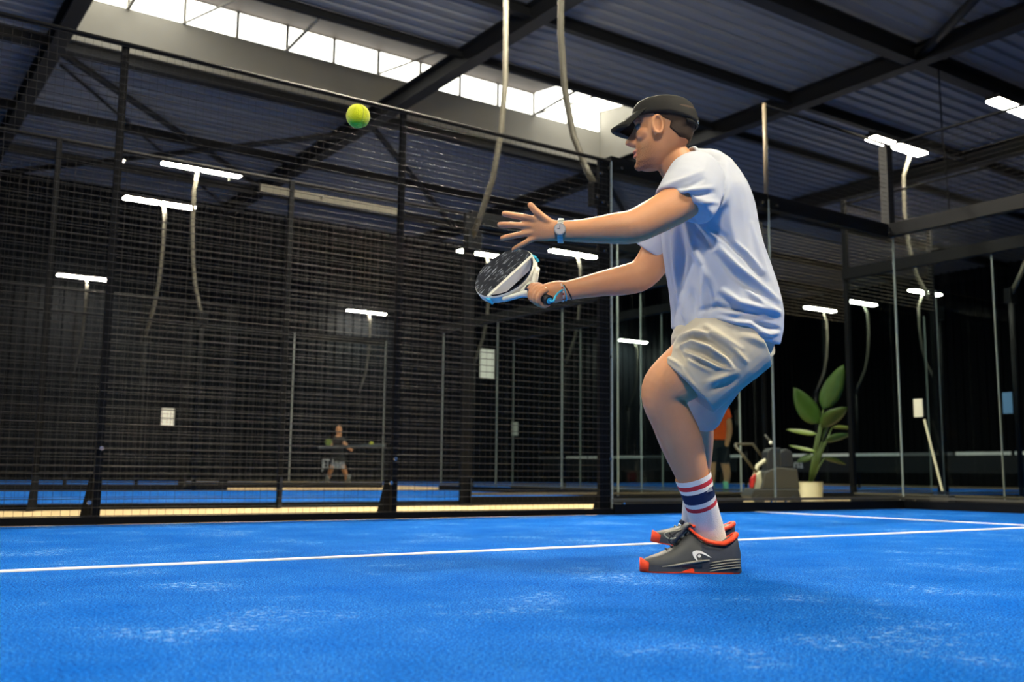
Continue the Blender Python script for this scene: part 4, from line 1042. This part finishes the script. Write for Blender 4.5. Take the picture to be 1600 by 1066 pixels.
# ================================================================== balls
def tennis_ball(c, r, label):
    t = thing('padel_ball', label, 'ball', c)
    MB().ball(c, r, M['ball'], 32, 20).build('felt', parent=t, smooth=True)
    pts = []
    for k in range(49):
        a = 2*PI*k/48; p = V(.72*math.cos(a)+.28*math.cos(3*a), .72*math.sin(a)-.28*math.sin(3*a), 2*math.sqrt(.72*.28)*math.sin(2*a)); pts.append(Vector(c)+p.normalized()*r*1.004)
    MB().tube(pts, r*.035, 6, M['ball_seam']).build('seam', parent=t, smooth=True)
tennis_ball(Q(559.5, 181.5, 0, 3.02), .0365, 'yellow green ball in the air at upper left')
tennis_ball(Q(580.5, 694, 0, 22.5), .05, 'tiny distant yellow ball in front of the far player')

# ================================================================== people in the background
DO = 15.6
og = ground(1128, 775)
op = thing('person', 'person in an orange shirt and dark shorts walking behind the player\'s leg', 'person', og)
DO = (og-CAM).dot(FW)
ob = MB()
limb(ob, [(1117, 606, 0, 3, .03), (1117, 610, 0, 7, .075), (1117, 618, 0, 9, .095), (1118, 627, 0, 8, .08), (1118, 634, 0, 5.5, .06), (1119, 642, 0, 12, .09), (1120, 660, 0, 15, .11), (1120, 685, 0, 15, .11), (1121, 700, 0, 15, .11)], DO, 14)
limb(ob, [(1130, 642, 0, 6, .06), (1138, 658, -.05, 5.2, .05), (1140, 674, -.08, 4.5, .045), (1137, 690, -.1, 3.5, .035), (1135, 698, -.1, 3, .03)], DO, 12)
limb(ob, [(1108, 642, 0, 6, .06), (1102, 660, .1, 5, .05), (1101, 676, .12, 4.2, .04), (1103, 690, .1, 3, .03)], DO, 12)
limb(ob, [(1127, 700, 0, 9, .09), (1132, 722, .02, 7, .07), (1136, 740, 0, 6, .06), (1135, 756, 0, 4.2, .045), (1134, 768, 0, 4, .04)], DO, 12)
limb(ob, [(1114, 700, 0, 9, .09), (1112, 722, -.05, 7, .07), (1112, 742, -.1, 6, .06), (1112, 758, -.1, 4.2, .045), (1112, 769, -.1, 4, .04)], DO, 12)
remeshed('body', ob, .018, 2, M['skin'], op)
ob = MB(); limb(ob, [(1119, 638, 0, 9, .08), (1120, 646, 0, 17, .12), (1120, 665, 0, 17.5, .13), (1120, 687, 0, 17.5, .13)], DO, 16); limb(ob, [(1131, 640, 0, 8, .075), (1138, 655, -.04, 7, .065)], DO, 12); limb(ob, [(1109, 641, 0, 8, .075), (1102, 656, .06, 7, .065)], DO, 12)
remeshed('t_shirt', ob, .018, 2, M['orange_shirt'], op)
ob = MB(); limb(ob, [(1120, 684, 0, 17, .125), (1121, 700, 0, 18, .13)], DO, 16); limb(ob, [(1128, 698, 0, 11, .11), (1133, 722, .02, 9.5, .095)], DO, 12); limb(ob, [(1113, 698, 0, 11, .11), (1111, 722, -.05, 9.5, .095)], DO, 12)
remeshed('shorts', ob, .018, 2, M['dark_cloth'], op)
for sx, dw in ((1134.5, 0), (1112, -.1)):
    b = MB(); limb(b, [(sx, 752, dw, 4.8, .05), (sx-.5, 762, dw, 4.6, .048), (sx-.5, 769, dw, 4.6, .047)], DO, 12); b.build('sock', M['green_sock'], op, True)
    b = MB(); limb(b, [(sx+5, 771, dw, 3.2, .05), (sx-2, 771, dw, 3.6, .055), (sx-8, 772, dw, 2.6, .045)], DO, 12); b.build('shoe', M['machine2'], op, True)

fg = ground(530, 757); DFp = (fg-CAM).dot(FW)
fp_ = thing('person', 'distant crouching player in dark clothes seen through the mesh', 'person', fg)
ob = MB()
limb(ob, [(529, 665, 0, 1.5, .03), (529.5, 667, 0, 3.6, .07), (529.5, 672, 0, 4.6, .09), (530, 678, 0, 3.8, .07), (530, 681, 0, 3, .055), (529, 685, 0, 7, .12), (528, 700, 0, 8, .13), (527, 714, 0, 8, .13)], DFp, 12)
limb(ob, [(534, 686, -.1, 3.4, .05), (540, 695, -.25, 2.8, .045), (547, 702, -.3, 2.4, .04), (551, 704, -.3, 2.4, .04)], DFp, 10)
limb(ob, [(524, 687, .1, 3.4, .05), (520, 696, .0, 2.8, .045), (516, 694, -.1, 2.2, .04)], DFp, 10)
limb(ob, [(523, 714, 0, 5, .09), (519, 728, -.1, 4, .07), (514, 744, 0, 3, .05), (511, 756, 0, 2.6, .05)], DFp, 10)
limb(ob, [(532, 714, 0, 5, .09), (536, 728, -.1, 4, .07), (541, 744, 0, 3, .05), (543, 756, 0, 2.6, .05)], DFp, 10)
remeshed('body', ob, .025, 2, M['skin'], fp_)
ob = MB(); limb(ob, [(529.5, 682, 0, 5, .08), (529, 687, 0, 8.6, .15), (528, 700, 0, 9, .15), (527, 713, 0, 9, .15)], DFp, 14); limb(ob, [(534, 686, -.1, 4.2, .065), (538, 692, -.2, 3.8, .06)], DFp, 10); limb(ob, [(524, 687, .1, 4.2, .065), (521, 694, .02, 3.8, .06)], DFp, 10)
remeshed('t_shirt', ob, .025, 2, M['dark_cloth'], fp_)
ob = MB(); limb(ob, [(527.5, 710, 0, 9, .15), (527.5, 717, 0, 9, .15)], DFp, 14); limb(ob, [(523, 714, 0, 6, .1), (519.5, 728, -.1, 5, .085)], DFp, 10); limb(ob, [(532, 714, 0, 6, .1), (536, 728, -.1, 5, .085)], DFp, 10)
remeshed('shorts', ob, .025, 2, M['dark_cloth'], fp_)
for sx in (511, 543):
    b = MB(); limb(b, [(sx+2, 742, 0, 3.4, .06), (sx, 755, 0, 3.2, .06)], DFp, 10); b.build('sock', M['grey_cloth'], fp_, True)
    b = MB(); limb(b, [(sx-3, 756, 0, 2.2, .05), (sx+1, 755.5, 0, 2.6, .055), (sx+5, 756.3, 0, 1.8, .045)], DFp, 10); b.build('shoe', M['sign'], fp_, True)
# padel racket of the distant player
frk = MB(); c_ = Q(513.5, 691, -.1, DFp)
fr_t = thing('padel_racket', 'distant racket with a yellowish face held by the far player', 'racket', c_)
MB().tube([c_-FWH*.012, c_+FWH*.012], .085, 20, M['leaf2']).build('face', parent=fr_t); MB().tube([c_+RTH*.1+V(0, 0, -.04), c_+RTH*.2+V(0, 0, -.09)], .014, 8, M['grip']).build('handle', parent=fr_t)
